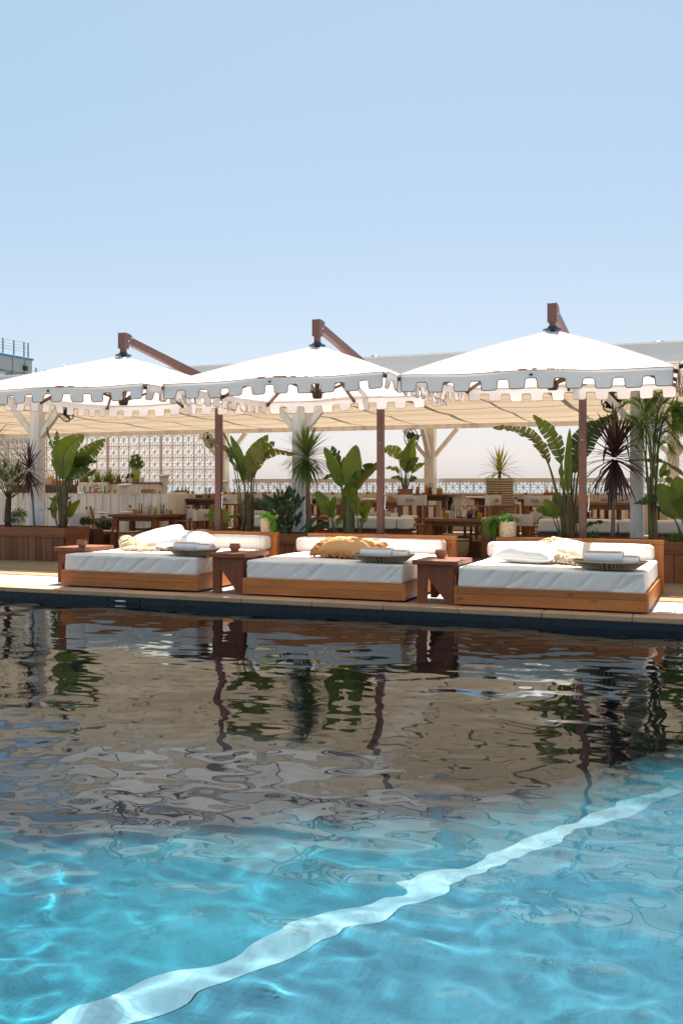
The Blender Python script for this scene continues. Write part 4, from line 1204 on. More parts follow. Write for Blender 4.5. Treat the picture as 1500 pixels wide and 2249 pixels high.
paddle_plant('banana_plant', 'glossy broad leaved banana plant between the dracaena and the brown parasol pole', 'plant', (-5.679,14.700,0.551), [
  ([(-5.710,14.700,0.551),(-5.695,14.700,1.288),(-5.616,14.700,1.689),(-5.546,14.700,2.001)], .30, G_bop, dict(dy=-.05, roll=.15, petiole=.018, fold=.2)),
  ([(-5.757,14.700,0.550),(-5.820,14.700,1.310),(-5.915,14.700,1.654),(-6.074,14.700,1.972)], .22, G_bop, dict(dy=-.1, roll=-.3, petiole=.018)),
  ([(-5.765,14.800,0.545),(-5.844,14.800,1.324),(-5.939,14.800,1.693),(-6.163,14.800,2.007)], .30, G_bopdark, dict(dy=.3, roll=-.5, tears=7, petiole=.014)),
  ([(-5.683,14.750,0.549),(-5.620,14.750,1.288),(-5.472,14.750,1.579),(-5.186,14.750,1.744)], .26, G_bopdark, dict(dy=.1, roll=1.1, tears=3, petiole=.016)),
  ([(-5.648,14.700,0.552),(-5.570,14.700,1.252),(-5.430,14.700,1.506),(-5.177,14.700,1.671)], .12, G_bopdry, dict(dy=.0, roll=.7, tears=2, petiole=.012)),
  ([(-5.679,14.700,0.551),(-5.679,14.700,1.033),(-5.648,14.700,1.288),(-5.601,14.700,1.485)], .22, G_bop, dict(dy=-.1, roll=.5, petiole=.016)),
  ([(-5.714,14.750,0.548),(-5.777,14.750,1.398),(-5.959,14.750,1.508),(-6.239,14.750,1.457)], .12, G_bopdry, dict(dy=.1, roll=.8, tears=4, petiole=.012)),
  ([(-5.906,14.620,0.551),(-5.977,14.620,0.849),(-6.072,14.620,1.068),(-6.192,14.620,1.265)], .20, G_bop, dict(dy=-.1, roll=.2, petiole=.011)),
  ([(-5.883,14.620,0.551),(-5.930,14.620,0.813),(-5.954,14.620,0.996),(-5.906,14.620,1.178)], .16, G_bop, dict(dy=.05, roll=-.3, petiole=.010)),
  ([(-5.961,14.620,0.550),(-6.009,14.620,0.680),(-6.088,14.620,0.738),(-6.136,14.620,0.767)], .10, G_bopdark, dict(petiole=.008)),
  ([(-5.851,14.620,0.552),(-5.867,14.620,0.705),(-5.820,14.620,0.800),(-5.765,14.620,0.873)], .09, G_bop, dict(petiole=.008)),
  ([(-5.470,14.600,0.560),(-5.516,14.600,0.891),(-5.524,14.600,1.072),(-5.509,14.600,1.216)], .15, G_bop, dict(dy=-.05, roll=.2, petiole=.011)),
  ([(-5.455,14.600,0.560),(-5.439,14.600,0.856),(-5.362,14.600,0.979),(-5.217,14.600,1.095)], .14, G_bop, dict(dy=-.1, roll=.5, petiole=.010)),
  ([(-5.455,14.600,0.560),(-5.409,14.600,0.820),(-5.347,14.600,0.857),(-5.370,14.600,0.734)], .16, G_bop, dict(dy=-.2, roll=.2, petiole=.010)),
 ], None, ([(-5.695,14.700,0.536),(-5.695,14.700,0.960),(-5.687,14.700,1.179)], .065, G_stem))
paddle_plant('bird_of_paradise', 'large bird of paradise with wide torn arching leaves around the brown pole', 'plant', (-2.240,14.650,0.578), [
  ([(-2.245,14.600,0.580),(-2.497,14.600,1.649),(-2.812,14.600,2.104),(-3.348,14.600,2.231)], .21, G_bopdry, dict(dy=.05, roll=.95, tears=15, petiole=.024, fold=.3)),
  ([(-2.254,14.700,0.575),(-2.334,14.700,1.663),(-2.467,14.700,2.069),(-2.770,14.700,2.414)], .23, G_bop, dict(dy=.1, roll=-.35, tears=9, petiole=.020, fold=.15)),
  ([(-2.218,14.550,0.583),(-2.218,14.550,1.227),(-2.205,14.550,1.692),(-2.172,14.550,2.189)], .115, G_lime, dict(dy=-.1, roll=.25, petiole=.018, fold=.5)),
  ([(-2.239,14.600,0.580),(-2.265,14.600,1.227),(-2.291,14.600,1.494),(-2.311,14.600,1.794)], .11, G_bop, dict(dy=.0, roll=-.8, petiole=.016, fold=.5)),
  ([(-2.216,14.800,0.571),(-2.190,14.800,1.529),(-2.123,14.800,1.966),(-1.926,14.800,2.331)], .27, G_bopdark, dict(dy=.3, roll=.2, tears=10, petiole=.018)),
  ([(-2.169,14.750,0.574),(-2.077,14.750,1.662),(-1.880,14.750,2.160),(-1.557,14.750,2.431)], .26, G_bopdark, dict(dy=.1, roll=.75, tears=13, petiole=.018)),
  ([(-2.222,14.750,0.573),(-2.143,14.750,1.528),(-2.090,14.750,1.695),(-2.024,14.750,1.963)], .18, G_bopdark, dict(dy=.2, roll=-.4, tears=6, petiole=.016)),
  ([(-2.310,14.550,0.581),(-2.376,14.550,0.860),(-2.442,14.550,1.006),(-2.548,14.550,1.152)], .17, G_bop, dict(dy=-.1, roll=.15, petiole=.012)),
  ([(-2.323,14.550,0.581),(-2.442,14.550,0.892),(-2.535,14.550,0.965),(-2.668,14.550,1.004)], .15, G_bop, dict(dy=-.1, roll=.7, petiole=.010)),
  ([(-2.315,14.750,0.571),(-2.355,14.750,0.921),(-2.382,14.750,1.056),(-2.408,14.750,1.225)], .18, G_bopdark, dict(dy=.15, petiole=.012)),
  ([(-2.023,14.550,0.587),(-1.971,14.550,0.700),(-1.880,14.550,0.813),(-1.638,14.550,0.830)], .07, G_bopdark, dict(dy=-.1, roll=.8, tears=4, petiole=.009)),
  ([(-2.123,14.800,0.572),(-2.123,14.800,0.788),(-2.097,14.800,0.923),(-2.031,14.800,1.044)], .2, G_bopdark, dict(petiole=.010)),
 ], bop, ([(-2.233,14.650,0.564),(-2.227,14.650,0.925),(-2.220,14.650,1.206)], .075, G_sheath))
paddle_plant('bird_of_paradise', 'low broad leaved bird of paradise leaning in from the frame edge below the palm', 'plant', (-0.505,14.600,0.563), [
  ([(-0.549,14.500,0.568),(-0.645,14.500,0.883),(-0.778,14.500,1.105),(-0.942,14.500,1.379)], .30, G_bop, dict(dy=-.15, roll=.2, petiole=.016)),
  ([(-0.501,14.500,0.569),(-0.573,14.500,0.884),(-0.621,14.500,1.137),(-0.705,14.500,1.487)], .30, G_bop, dict(dy=-.1, roll=-.3, petiole=.016)),
  ([(-0.593,14.550,0.564),(-0.805,14.550,1.008),(-0.939,14.550,1.148),(-1.285,14.550,1.087)], .17, G_bopdark, dict(dy=-.1, roll=.9, tears=7, petiole=.012)),
  ([(-0.623,14.550,0.563),(-0.744,14.550,0.880),(-0.835,14.550,0.975),(-0.988,14.550,1.057)], .10, G_bopdark, dict(petiole=.01)),
  ([(-0.445,14.600,0.564),(-0.577,14.600,1.391),(-0.930,14.600,1.682),(-1.415,14.600,1.706)], .09, G_bopdry, dict(dy=.1, roll=1.0, tears=8, petiole=.012)),
  ([(-0.445,14.600,0.564),(-0.553,14.600,2.029),(-0.625,14.600,2.286),(-0.734,14.600,2.545)], .3, G_bopdark, dict(dy=.1, tears=5, petiole=.014)),
 ], bop)
pot = thing('potted_plant', 'slender bird of paradise in a tan pot against the sky near the wall fan', 'potted plant', (-6.521,20.200,1.237))
MB().lathe([(0, 0), (.13, 0), (.17, .22), (.18, .24), (.15, .24), (.14, .2), (0, .2)], (-6.521,20.200,1.041), 18).build('pot', M_terracotta, pot, smooth='auto')
for k, (P, w, m, kw) in enumerate([
  ([(-6.521,20.200,1.218),(-6.490,20.200,1.610),(-6.449,20.200,1.923),(-6.367,20.200,2.313)], .30, G_bop, dict(roll=.2, petiole=.014)),
  ([(-6.542,20.200,1.218),(-6.531,20.200,1.659),(-6.521,20.200,1.953),(-6.490,20.200,2.247)], .26, G_bop, dict(dy=.2, roll=-.3, tears=3, petiole=.012)),
  ([(-6.552,20.200,1.218),(-6.665,20.200,1.905),(-6.769,20.200,2.074),(-6.998,20.200,2.146)], .28, G_bop, dict(dy=-.1, roll=.7, tears=5, petiole=.012)),
  ([(-6.562,20.200,1.218),(-6.665,20.200,1.611),(-6.769,20.200,1.709),(-7.009,20.200,1.731)], .12, G_bopdry, dict(roll=.9, tears=3, petiole=.010)),
  ([(-6.501,20.200,1.218),(-6.378,20.200,1.609),(-6.265,20.200,1.755),(-6.072,20.200,1.841)], .13, G_bop, dict(roll=.5, tears=3, petiole=.010)),
  ([(-6.511,20.200,1.218),(-6.439,20.200,1.658),(-6.378,20.200,1.824),(-6.214,20.200,1.950)], .18, G_bop, dict(roll=-.2, petiole=.010)),
  ([(-6.531,20.200,1.218),(-6.583,20.200,1.433),(-6.686,20.200,1.512),(-6.852,20.200,1.513)], .12, G_bopdark, dict(roll=.8, tears=3, petiole=.008)),
  ([(-6.490,20.200,1.218),(-6.418,20.200,1.433),(-6.337,20.200,1.511),(-6.255,20.200,1.492)], .14, G_bopdark, dict(roll=.6, tears=3, petiole=.008)),
  ([(-6.531,20.200,1.218),(-6.460,20.200,2.148),(-6.367,20.200,2.313),(-6.245,20.200,2.438)], .12, G_bop, dict(roll=.9, petiole=.010))]):
    leaf(pot, P, w, m, seed=k + 60, **kw)
# strap leaved rosettes
rosette('purple_cordyline', 'purple cordyline with a thin bare trunk in front of the white post', 'plant', [(-11.783,14.600,0.541),(-11.834,14.600,1.155),(-11.895,14.600,1.570)], .018, (-11.916,14.600,1.654), 70, .50, .036, G_purple, G_trunk, .9, (-62, 86), 3, 'purple cordylines', .5)
rosette('purple_cordyline', 'large purple cordyline with hanging skirt of old leaves beside the areca palm', 'plant', [(-1.586,14.600,0.567),(-1.573,14.600,1.196),(-1.554,14.600,1.720)], .024, (-1.554,14.600,1.766), 100, .70, .058, G_purple, G_trunk, .75, (-78, 88), 8, 'purple cordylines', .9)
rosette('dracaena', 'dracaena with a round head of narrow green leaves before the white post', 'plant', [(-6.400,14.750,0.520),(-6.424,14.750,1.026),(-6.449,14.750,1.622)], .046, (-6.449,14.750,1.823), 250, .53, .028, G_drac, G_trunk, 1.15, (-52, 72), 5, None, .2)
rosette('purple_cordyline', 'dark cordyline at the frame edge rising behind the fan palm', 'plant', [(-13.162,14.900,0.506),(-13.118,14.900,1.147),(-13.075,14.900,1.925)], .03, (-13.075,14.900,2.141), 50, .62, .036, G_purple, G_darktrunk, .8, (-40, 86), 13, 'purple cordylines', .4)
# fan palm
fp = thing('fan_palm', 'small fan palm with a dark scaly trunk in the long planter', 'palm', (-12.370,14.600,0.532))
tp = catmull([(-12.380,14.600,0.515),(-12.391,14.600,0.817),(-12.370,14.600,1.111)], 8)
MB().tube(tp, [.065*(1.0 - .25*i/(len(tp)-1))*(1 + .1*(i % 2)) for i in range(len(tp))], 10).build('trunk', G_darktrunk, fp)
r = random.Random(21)
for k in range(15):
    P = [Vector((-12.370,14.600,1.086))]; a = k*2.4; e = R(r.uniform(20, 75)); L = r.uniform(.38, .58)
    d = Vector((math.cos(a)*math.cos(e), math.sin(a)*math.cos(e)*.8, math.sin(e)))
    tip = P[0] + d*L + Vector((0, 0, .05))
    mb = MB(); mb.tube([P[0], P[0].lerp(tip, .5) + Vector((0, 0, .03)), tip], [.012, .008, .006], 5)
    fr = fp_leaf = mb.build('stalk', G_stem, fp, smooth=True)
    fb = MB(); u = d; v = u.cross(Vector((0, 0, 1))).normalized()
    for q in range(19):
        an = R(-105 + 210*q/18); dd = (u*math.cos(an) + v*math.sin(an)).normalized()
        strap(fb, tip, dd, r.uniform(.26, .34), .022, 1.2, seg=4)
    tag(fb.build('fan', G_fan, fr, smooth=True), kind='stuff')
# areca palm
pal = thing('areca_palm', 'tall feathery areca palm whose fronds reach above the parasol', 'palm', (-1.022,14.600,0.552))
for k, (pts, rad) in enumerate((([(-1.016,14.600,0.552),(-1.047,14.600,1.004),(-1.053,14.600,1.521)], .034), ([(-0.995,14.650,0.550),(-1.007,14.650,1.068),(-0.970,14.650,1.780)], .022), ([(-1.062,14.550,0.554),(-1.086,14.550,1.198),(-1.136,14.550,1.844)], .02))):
    q = catmull(pts, 8)
    MB().tube(q, [rad*(1.5 - .8*i/(len(q)-1)) for i in range(len(q))], 8).build('stem', G_sheath if k == 0 else G_stem, pal, smooth=True)
r = random.Random(5)
def frond(P, L, m, seed, n=50, w=.012):
    rr = random.Random(seed); C = catmull(P, 9); nC = len(C)
    ob = MB().tube(C, [.010*(1 - .85*i/(nC-1)) for i in range(nC)], 5).build('frond', G_stem, pal, smooth=True)
    mb = MB()
    for i in range(n):
        f = .22 + .78*i/(n-1); k = min(nC-2, int(f*(nC-1))); p = C[k].lerp(C[k+1], f*(nC-1) - k); t = (C[k+1] - C[k]).normalized()
        for sgn in (1, -1):
            s = t.cross(Vector((0, 0, 1)) if abs(t.z) < .9 else Vector((0, 1, 0))).normalized()*sgn
            d = (t*.75 + s*.8 + Vector((rr.gauss(0, .14), rr.gauss(0, .14), rr.gauss(.05, .14)))).normalized()
            strap(mb, p, d, L*(1 - .5*abs(f - .45))*rr.uniform(.75, 1.1), w, 2.2*rr.uniform(.4, 1.4), seg=5)
    tag(mb.build('leaflets', m, ob, smooth=True), kind='stuff')
for k, P in enumerate(([(-1.053,14.600,1.457),(-1.065,14.600,1.909),(-1.177,14.600,2.430),(-1.340,14.600,3.086)], [(-1.044,14.650,1.457),(-1.007,14.650,2.040),(-0.933,14.650,2.556),(-0.810,14.650,3.132)], [(-1.046,14.500,1.456),(-1.107,14.500,1.971),(-1.293,14.500,2.232),(-1.607,14.500,2.272)], [(-1.054,14.700,1.457),(-0.998,14.700,2.042),(-0.813,14.700,2.330),(-0.448,14.700,2.224)],
    [(-1.039,14.400,1.487),(-1.069,14.400,2.030),(-1.192,14.400,2.416),(-1.377,14.400,2.550)], [(-1.055,14.800,1.491),(-1.005,14.800,2.243),(-0.911,14.800,2.632),(-0.695,14.800,2.755)], [(-1.047,14.600,1.521),(-1.028,14.600,2.103),(-1.084,14.600,2.492),(-1.208,14.600,2.755)], [(-0.960,14.500,1.776),(-0.893,14.500,2.223),(-0.741,14.500,2.474),(-0.501,14.500,2.467)], [(-1.148,14.700,1.784),(-1.216,14.700,2.177),(-1.342,14.700,2.311),(-1.488,14.700,2.051)], [(-0.997,14.500,1.648),(-0.923,14.500,2.031),(-0.802,14.500,2.093),(-0.621,14.500,1.867)], [(-1.034,14.500,1.584),(-1.009,14.500,2.033),(-0.923,14.500,2.287),(-0.741,14.500,2.156)], [(-1.051,14.400,1.583),(-1.075,14.400,2.093),(-1.149,14.400,2.287),(-1.253,14.400,1.873)], [(-1.035,14.700,1.522),(-0.967,14.700,2.171),(-0.813,14.700,2.621),(-0.569,14.700,2.677)], [(-1.053,14.600,1.586),(-1.115,14.600,2.234),(-1.239,14.600,2.561),(-1.459,14.600,2.503)], [(-1.030,14.450,1.583),(-1.054,14.450,1.968),(-1.134,14.450,2.161),(-1.289,14.450,1.778)], [(-0.984,14.500,1.712),(-0.911,14.500,2.223),(-0.802,14.500,2.380),(-0.651,14.500,2.122)], [(-1.048,14.700,1.587),(-0.998,14.700,2.302),(-0.887,14.700,2.526),(-0.690,14.700,2.423)], [(-1.123,14.550,1.779),(-1.111,14.550,2.295),(-1.049,14.550,2.551),(-0.896,14.550,2.675)], [(-0.980,14.800,1.785),(-1.005,14.800,2.243),(-1.130,14.800,2.640),(-1.320,14.800,2.778)], [(-1.011,14.350,1.582),(-0.944,14.350,1.867),(-0.824,14.350,1.928),(-0.704,14.350,1.643)])):
    frond(P, .34, G_palm, k + 40)
for k, P in enumerate(([(-0.824,14.900,2.441),(-0.700,14.900,2.895),(-0.824,14.900,3.261),(-0.968,14.900,3.103)], [(-0.762,14.900,2.440),(-0.650,14.900,2.958),(-0.731,14.900,3.256),(-0.874,14.900,3.165)])):
    frond(P, .22, G_sheath, k + 70, 16, .010)
# broad shrub
shb = thing('broad_leaved_shrub', 'dull green broad leaved shrub between the trailing basket and the dracaena', 'shrub', (-6.740,14.600,0.521))
r = random.Random(9)
for k, q in enumerate([(-7.136,14.600,1.249),(-7.010,14.650,1.174),(-6.888,14.600,1.339),(-6.791,14.500,1.102),(-6.770,14.700,1.249),(-6.658,14.600,1.369),(-6.548,14.500,1.118),(-6.581,14.700,1.249),(-6.442,14.550,1.103),(-6.399,14.600,1.206),(-6.980,14.500,1.012),(-6.873,14.500,0.894),(-6.759,14.500,0.954),(-6.613,14.500,0.985),(-6.516,14.500,0.883),(-6.456,14.600,0.955),(-7.253,14.600,1.158),(-7.037,14.500,0.863),(-6.654,14.450,0.809),(-7.040,14.800,1.248),(-6.889,14.850,1.308),(-6.651,14.800,1.324),(-6.133,14.500,0.873),(-6.014,14.500,0.816),(-6.196,14.500,0.770)]):
    b = Vector((-6.740,14.600,0.521)) + Vector((r.uniform(-.1, .1), r.uniform(-.05, .08), 0)); tip = Vector(q)
    d = tip - b; L = r.uniform(.30, .40)
    s = tip - Vector((d.x*.55, 0, L*.82))
    leaf(shb, [b, s, s.lerp(tip, .5) + Vector((d.x*.05, -.02, 0)), tip], r.uniform(.105, .14), G_shrub, dy=r.uniform(-.1, .1), roll=r.uniform(-.9, .9), seed=k, petiole=.006, fold=.35, pt=1.0, shape=.85)
# under planting
for (b, n, L, sd, lab) in (((-6.963,14.550,0.564), 46, .22, 31, 'dark low fern at the foot of the broad leaved shrub'), ((-1.874,14.600,0.548), 24, .2, 33, 'few low dark fern blades behind the daybed headboard'), ((-0.741,14.500,0.538), 30, .22, 34, 'low dry grassy plant at the end of the planter')):
    t = thing('fern', lab, 'fern', b); blades('fronds', b, t, G_fern, n, L, .03, 2.2, (15, 80), sd, .05)

# ------------------------------------------------------------------ baskets on the headboards
def basket(p, r0, h, z, lab):
    t = thing('plant_basket', lab, 'basket', (p[0], p[1], z), 'seagrass baskets on the headboards')
    mb = MB(); N = 40; P = []
    for i in range(17):
        f = i/16; rr = r0*(.88 + .14*math.sin(PI*(.12 + .66*f)))
        P.append([(p[0] + (rr + (.004 if (i//1 + j//2) % 2 else -.003))*math.cos(2*PI*j/N), p[1] + (rr + (.004 if (i + j//2) % 2 else -.003))*math.sin(2*PI*j/N), z + h*f) for j in range(N + 1)])
    mb.grid(P); mb.build('woven_body', M_wicker, t)
    MB().tube([(p[0] + r0*.97*math.cos(2*PI*j/28), p[1] + r0*.97*math.sin(2*PI*j/28), z + h) for j in range(28)], .009, 5, closed=True).build('rim', M_wicker, t, smooth=True)
    MB().lathe([(0, 0), (r0*.9, 0)], (p[0], p[1], z + h - .03), 20).build('soil', M_soil, t)
    MB().lathe([(r0*.85, 0), (0, 0)], (p[0], p[1], z + .003), 20).build('base', M_wicker, t)
    return t
p = ((-6.307,12.950,0.795)[0], 12.965); b1 = basket(p, .088, .20, HH + .002, 'seagrass basket with bright green trailing leaves on the headboard end')
t = thing('trailing_plant', 'bright green small leaved plant spilling from the seagrass basket', 'plant', (p[0], p[1], HH + .2))
leaf_clump('foliage', (p[0], p[1] - .01, HH + .19), t, G_bright, 420, .085, .09, .032, 3)
leaf_clump('foliage', (p[0] + .09, p[1] - .03, HH + .20), t, G_bright, 520, .075, .03, .03, 4, (.055, -.03, -.19))
p = ((-2.750,12.900,0.787)[0], 12.90); b2 = basket(p, .108, .195, HH + .002, 'seagrass basket with grassy plant hanging over its side')
t = thing('grassy_plant', 'fresh green grassy plant drooping from the seagrass basket beside the dining table', 'plant', (p[0], p[1], HH + .19))
blades('foliage', (p[0], p[1], HH + .185), t, G_grass, 150, .17, .012, 5, (25, 80), 5, .045)
blades('foliage', (p[0] - .08, p[1], HH + .195), t, G_grass, 210, .36, .012, 9.5, (0, 50), 6, .03, (2.2, 4.0))
blades('foliage', (p[0] + .05, p[1], HH + .19), t, G_grass, 6, .16, .010, 1.0, (65, 88), 7, .015)

# ------------------------------------------------------------------ dining terrace furniture
PZ = .302
def table(x0, y0, x1, y1, z0, zt, label, top=M_table, leg=M_tablez, t=.055):
    root = thing('dining_table', label, 'table', ((x0 + x1)/2, (y0 + y1)/2, z0), 'wooden dining tables')
    MB().box((x0, y0, zt - t), (x1, y1, zt)).build('table_top', top, root, bev=.006)
    MB().box((x0 + .12, y0 + .08, zt - t - .085), (x1 - .12, y0 + .11, zt - t - .001)).build('apron', top, root)
    MB().box((x0 + .12, y1 - .11, zt - t - .085), (x1 - .12, y1 - .08, zt - t - .001)).build('apron', top, root)
    for sx_ in (x0 + .07, x1 - .17):
        MB().box((sx_ + .02, y0 + .15, zt - t - .085), (sx_ + .07, y1 - .15, zt - t - .001)).build('apron', top, root)
        for sy in (y0 + .06, y1 - .16):
            MB().box((sx_, sy, z0), (sx_ + .10, sy + .10, zt - t - .0005)).build('leg', leg, root, bev=.004)
    return root
T1 = table(-12.02, 17.2, -10.80, 18.02, .012, .755, 'dining table beside the white plank wall, nearest the small cordyline planter')
T4 = table(-5.20, 17.1, -3.96, 17.95, .012, .755, 'dining table standing clear in the gap between the tan and grassy basket daybeds')
a = (-11.471,19.200,1.079); T2 = table(a[0], 19.0, a[0] + 1.9, 19.85, PZ, 1.06, 'dining table on the platform half hidden by the brown pole', M_darkwood)
a = (-12.688,20.600,1.157); T3 = table(a[0] - .2, 20.5, a[0] + .9, 21.3, PZ, 1.13, 'small dark dining table before the patterned screen', M_darkwood)
a = (-4.020,20.000,1.113); T5 = table(a[0], 19.8, a[0] + 1.35, 20.6, PZ, 1.08, 'dark dining table behind the stalks of the large bird of paradise', M_darkwood)
a = (-2.673,18.400,1.028); T6 = table(a[0], 18.25, a[0] + 1.12, 19.1, PZ, 1.05, 'dining table on the platform behind the large purple cordyline')
a = (-6.969,18.600,1.024); T8 = table(a[0] - .35, 18.5, a[0] + .78, 19.3, PZ, 1.05, 'dining table on the platform behind the banana plant')
a = (-6.151,20.600,1.157); T7 = table(a[0] - .3, 20.5, a[0] + .50, 21.2, PZ, 1.16, 'dark tall table below the cream rear post with the wall fan', M_darkwood, M_darkwood)
a = (-1.290,19.000,1.153); T9 = table(a[0] - .15, 19.0, a[0] + 1.2, 19.8, PZ, 1.09, 'dark dining table behind the areca palm stem', M_darkwood)

a = (-9.333,18.300,0.957); table(a[0] - .1, 18.25, a[0] + .75, 18.9, PZ, 1.03, 'dark dining table behind the ragged bird of paradise stalks', M_darkwood)
a = (-8.397,19.600,1.039); table(a[0] - .2, 19.5, a[0] + .7, 20.2, PZ, 1.07, 'dark dining table behind the dracaena trunk', M_darkwood)
a = (-3.166,17.350,0.761); table(a[0], 17.3, a[0] + .95, 17.9, .012, .755, 'dining table behind the large bird of paradise stalks, lower than the dark one', M_table)
def make_chair(lab, group):
    t = thing('director_chair', lab, 'chair', (0, 0, 0), group)
    W, D = .54, .46; L = .042
    for sx_ in (-1, 1):
        x = sx_*W/2
        MB().box((x - L/2, -D/2 - L/2, 0), (x + L/2, -D/2 + L/2, .64)).build('leg', M_chair, t)
        MB().box((x - L/2, D/2 - L/2, 0), (x + L/2, D/2 + L/2, .64)).build('leg', M_chair, t)
        MB().bar((x, D/2 - .02, .64), (x, D/2 + .05, .90), .036, .042, (1, 0, 0)).build('back_post', M_chair, t)
        MB().lathe([(0, -.012), (.022, -.008), (.026, 0), (.022, .01), (0, .014)], (x, D/2 + .053, .905), 8).build('finial', M_chair, t)
        MB().box((x - .032, -D/2 - .04, .641), (x + .032, D/2 - .025, .666)).build('armrest', M_chair, t, bev=.004)
        MB().box((x - .015, -D/2 + .022, .36), (x + .015, D/2 - .022, .40)).build('side_rail', M_chair, t)
        MB().box((x - .015, -D/2 + .022, .10), (x + .015, D/2 - .022, .14)).build('side_rail', M_chair, t)
    MB().box((-W/2 + .022, -D/2 - .012, .37), (W/2 - .022, -D/2 + .012, .40)).build('front_rail', M_chair, t)
    MB().box((-W/2 + .022, D/2 - .012, .37), (W/2 - .022, D/2 + .012, .40)).build('rear_rail', M_chair, t)
    P = []
    for i in range(9):
        x = (-W/2 + .02) + (W - .04)*i/8
        P.append([(x, -D/2 - .02 + D*j/6*1.08, .425 - .025*math.sin(PI*i/8) + .002*j) for j in range(7)])
    mb = MB(); mb.grid(P); mb.grid([[(q[0], q[1], q[2] - .012) for q in reversed(row)] for row in P])
    mb.build('seat', M_seatcloth, t, smooth=True)
    P = []
    for j in range(5):
        z = .665 + .205*j/4; yb = D/2 - .02 + .07*(z - .64)/.26; row = []
        for k in range(15):
            f = k/14; x = -(W/2 + .026) + (W + .052)*f
            sag = .03*math.sin(PI*f)*math.sin(PI*(.2 + .8*j/4)*.9)
            row.append((x, yb + .026 + sag - .0*abs(f - .5), z - .012*math.sin(PI*f)*(j/4)))
        P.append(row)
    mb = MB(); mb.grid(P)
    mb.grid([[(q[0], q[1] - .052 if k in (0, 14) else q[1] - .006, q[2]) for k, q in reversed(list(enumerate(row)))] for row in P])
    for xx in (-1, 1):
        x = xx*(W/2 + .0265)
        mb.box((x - .001, D/2 - .03, .665), (x + .001, D/2 + .066, .868))
    mb.build('back_canvas', M_seatcloth, t, smooth='auto')
    mg = MB()
    for k, (dx, h) in enumerate(((-.075, .055), (-.035, .07), (.0, .06), (.045, .07), (.085, .05))):
        for q in range(2):
            p0 = Vector((dx + .018*q, D/2 + .093, .735)); p1 = p0 + Vector((.022 if q == 0 else -.004, .003, h))
            mg.bar(p0, p1, .006, .003, (0, 1, 0))
    tag(mg.build('monogram', M_ink, t), kind='stuff')
    return t
CG = 'wooden director chairs with canvas backs'
first = make_chair('director chair at the table by the white plank wall, its armrest towards the pool', CG)
used = [0]
def chair(x, y, deg, z, lab):
    if not used[0]:
        used[0] = 1; first.location = (x, y, z); first.rotation_euler = (0, 0, R(deg)); return first
    return dup(first, (x, y, z), R(deg), lab)
F0 = .012
chair((-11.810,16.750,0.488)[0], 16.72, 118, F0, '')
chair((-9.681,16.750,0.522)[0], 16.72, -100, F0, 'director chair with printed canvas back next to the brown pole')
chair((-5.291,16.600,0.598)[0], 16.55, 112, F0, 'director chair with plain slanting back in front of the middle dining table')
chair((-5.710,18.500,1.051)[0], 18.45, 172, PZ, 'director chair with printed back just behind the plain slanting one')
chair((-6.400,19.700,1.077)[0], 19.6, 180, PZ, 'director chair with wide flat printed back below the slender potted bird of paradise')
chair((-4.086,19.000,1.097)[0], 19.0, 98, PZ, 'director chair in front of the tall yucca basket, its arm towards the dark table')
chair((-3.966,20.200,1.130)[0] - .35, 19.9, 95, PZ, 'director chair half behind another at the basket end of the dark table')
chair((-3.240,18.500,1.065)[0], 18.7, 150, PZ, 'director chair with a tilted canvas back beside the large bird of paradise stalks')
chair((-3.144,16.600,0.785)[0], 16.65, 140, F0, 'director chair with printed narrow back just behind the grassy basket')
chair((-11.923,20.500,1.149)[0], 20.3, 180, PZ, 'director chair of which only a pale back shows before the patterned screen')
chair((-9.704,18.500,1.076)[0], 18.55, 150, PZ, 'director chair seen between the brown pole and the ragged bird of paradise stalks')
chair((-9.670,19.200,1.067)[0], 18.75, 175, PZ, 'director chair just behind the ragged bird of paradise stalks')
chair((-9.319,19.200,1.069)[0], 19.4, 185, PZ, 'director chair behind the broad leaved shrub')
chair((-8.080,20.000,1.165)[0], 20.1, 180, PZ, 'director chair of which the back shows between the dracaena and the banana plant')
chair((-7.812,20.000,1.166)[0] + .3, 20.1, 180, PZ, 'director chair behind the banana plant stalks')
chair((-2.271,19.000,0.806)[0], 19.5, 180, PZ, 'director chair on the far side of the table behind the large purple cordyline')
chair((-11.891,18.500,0.716)[0], 18.5, 180, F0, 'director chair tucked behind the table by the white plank wall')
chair((-4.813,18.300,0.537)[0], 17.85, 0, F0, 'director chair tucked at the far side of the middle dining table')

chair((-8.362,17.600,0.958)[0], 17.4, 160, F0, 'director chair on the deck behind the bright trailing basket')
chair((-8.619,18.900,1.028)[0], 18.9, 100, PZ, 'director chair side on behind the broad leaved shrub')
chair((-7.632,18.400,0.995)[0], 18.45, -95, PZ, 'director chair facing the white post, behind the dracaena trunk')
chair((-6.081,17.500,0.977)[0], 17.3, 185, F0, 'director chair directly behind the second brown pole')
chair((-2.659,16.750,0.787)[0], 16.75, 190, F0, 'director chair directly behind the large bird of paradise trunk')
chair((-2.576,19.400,0.880)[0], 19.45, 170, PZ, 'director chair just beyond the purple leaves, near the brown pole')
chair((-1.964,19.400,0.885)[0], 19.5, 190, PZ, 'director chair beyond the purple leaves, near the white post')
chair((-11.624,19.200,0.904)[0] - .1, 18.9, 90, PZ, 'director chair at the screen end of the platform table')
chair((-12.777,19.400,1.103)[0], 19.35, 180, F0, 'director chair between the plank wall and the counter')

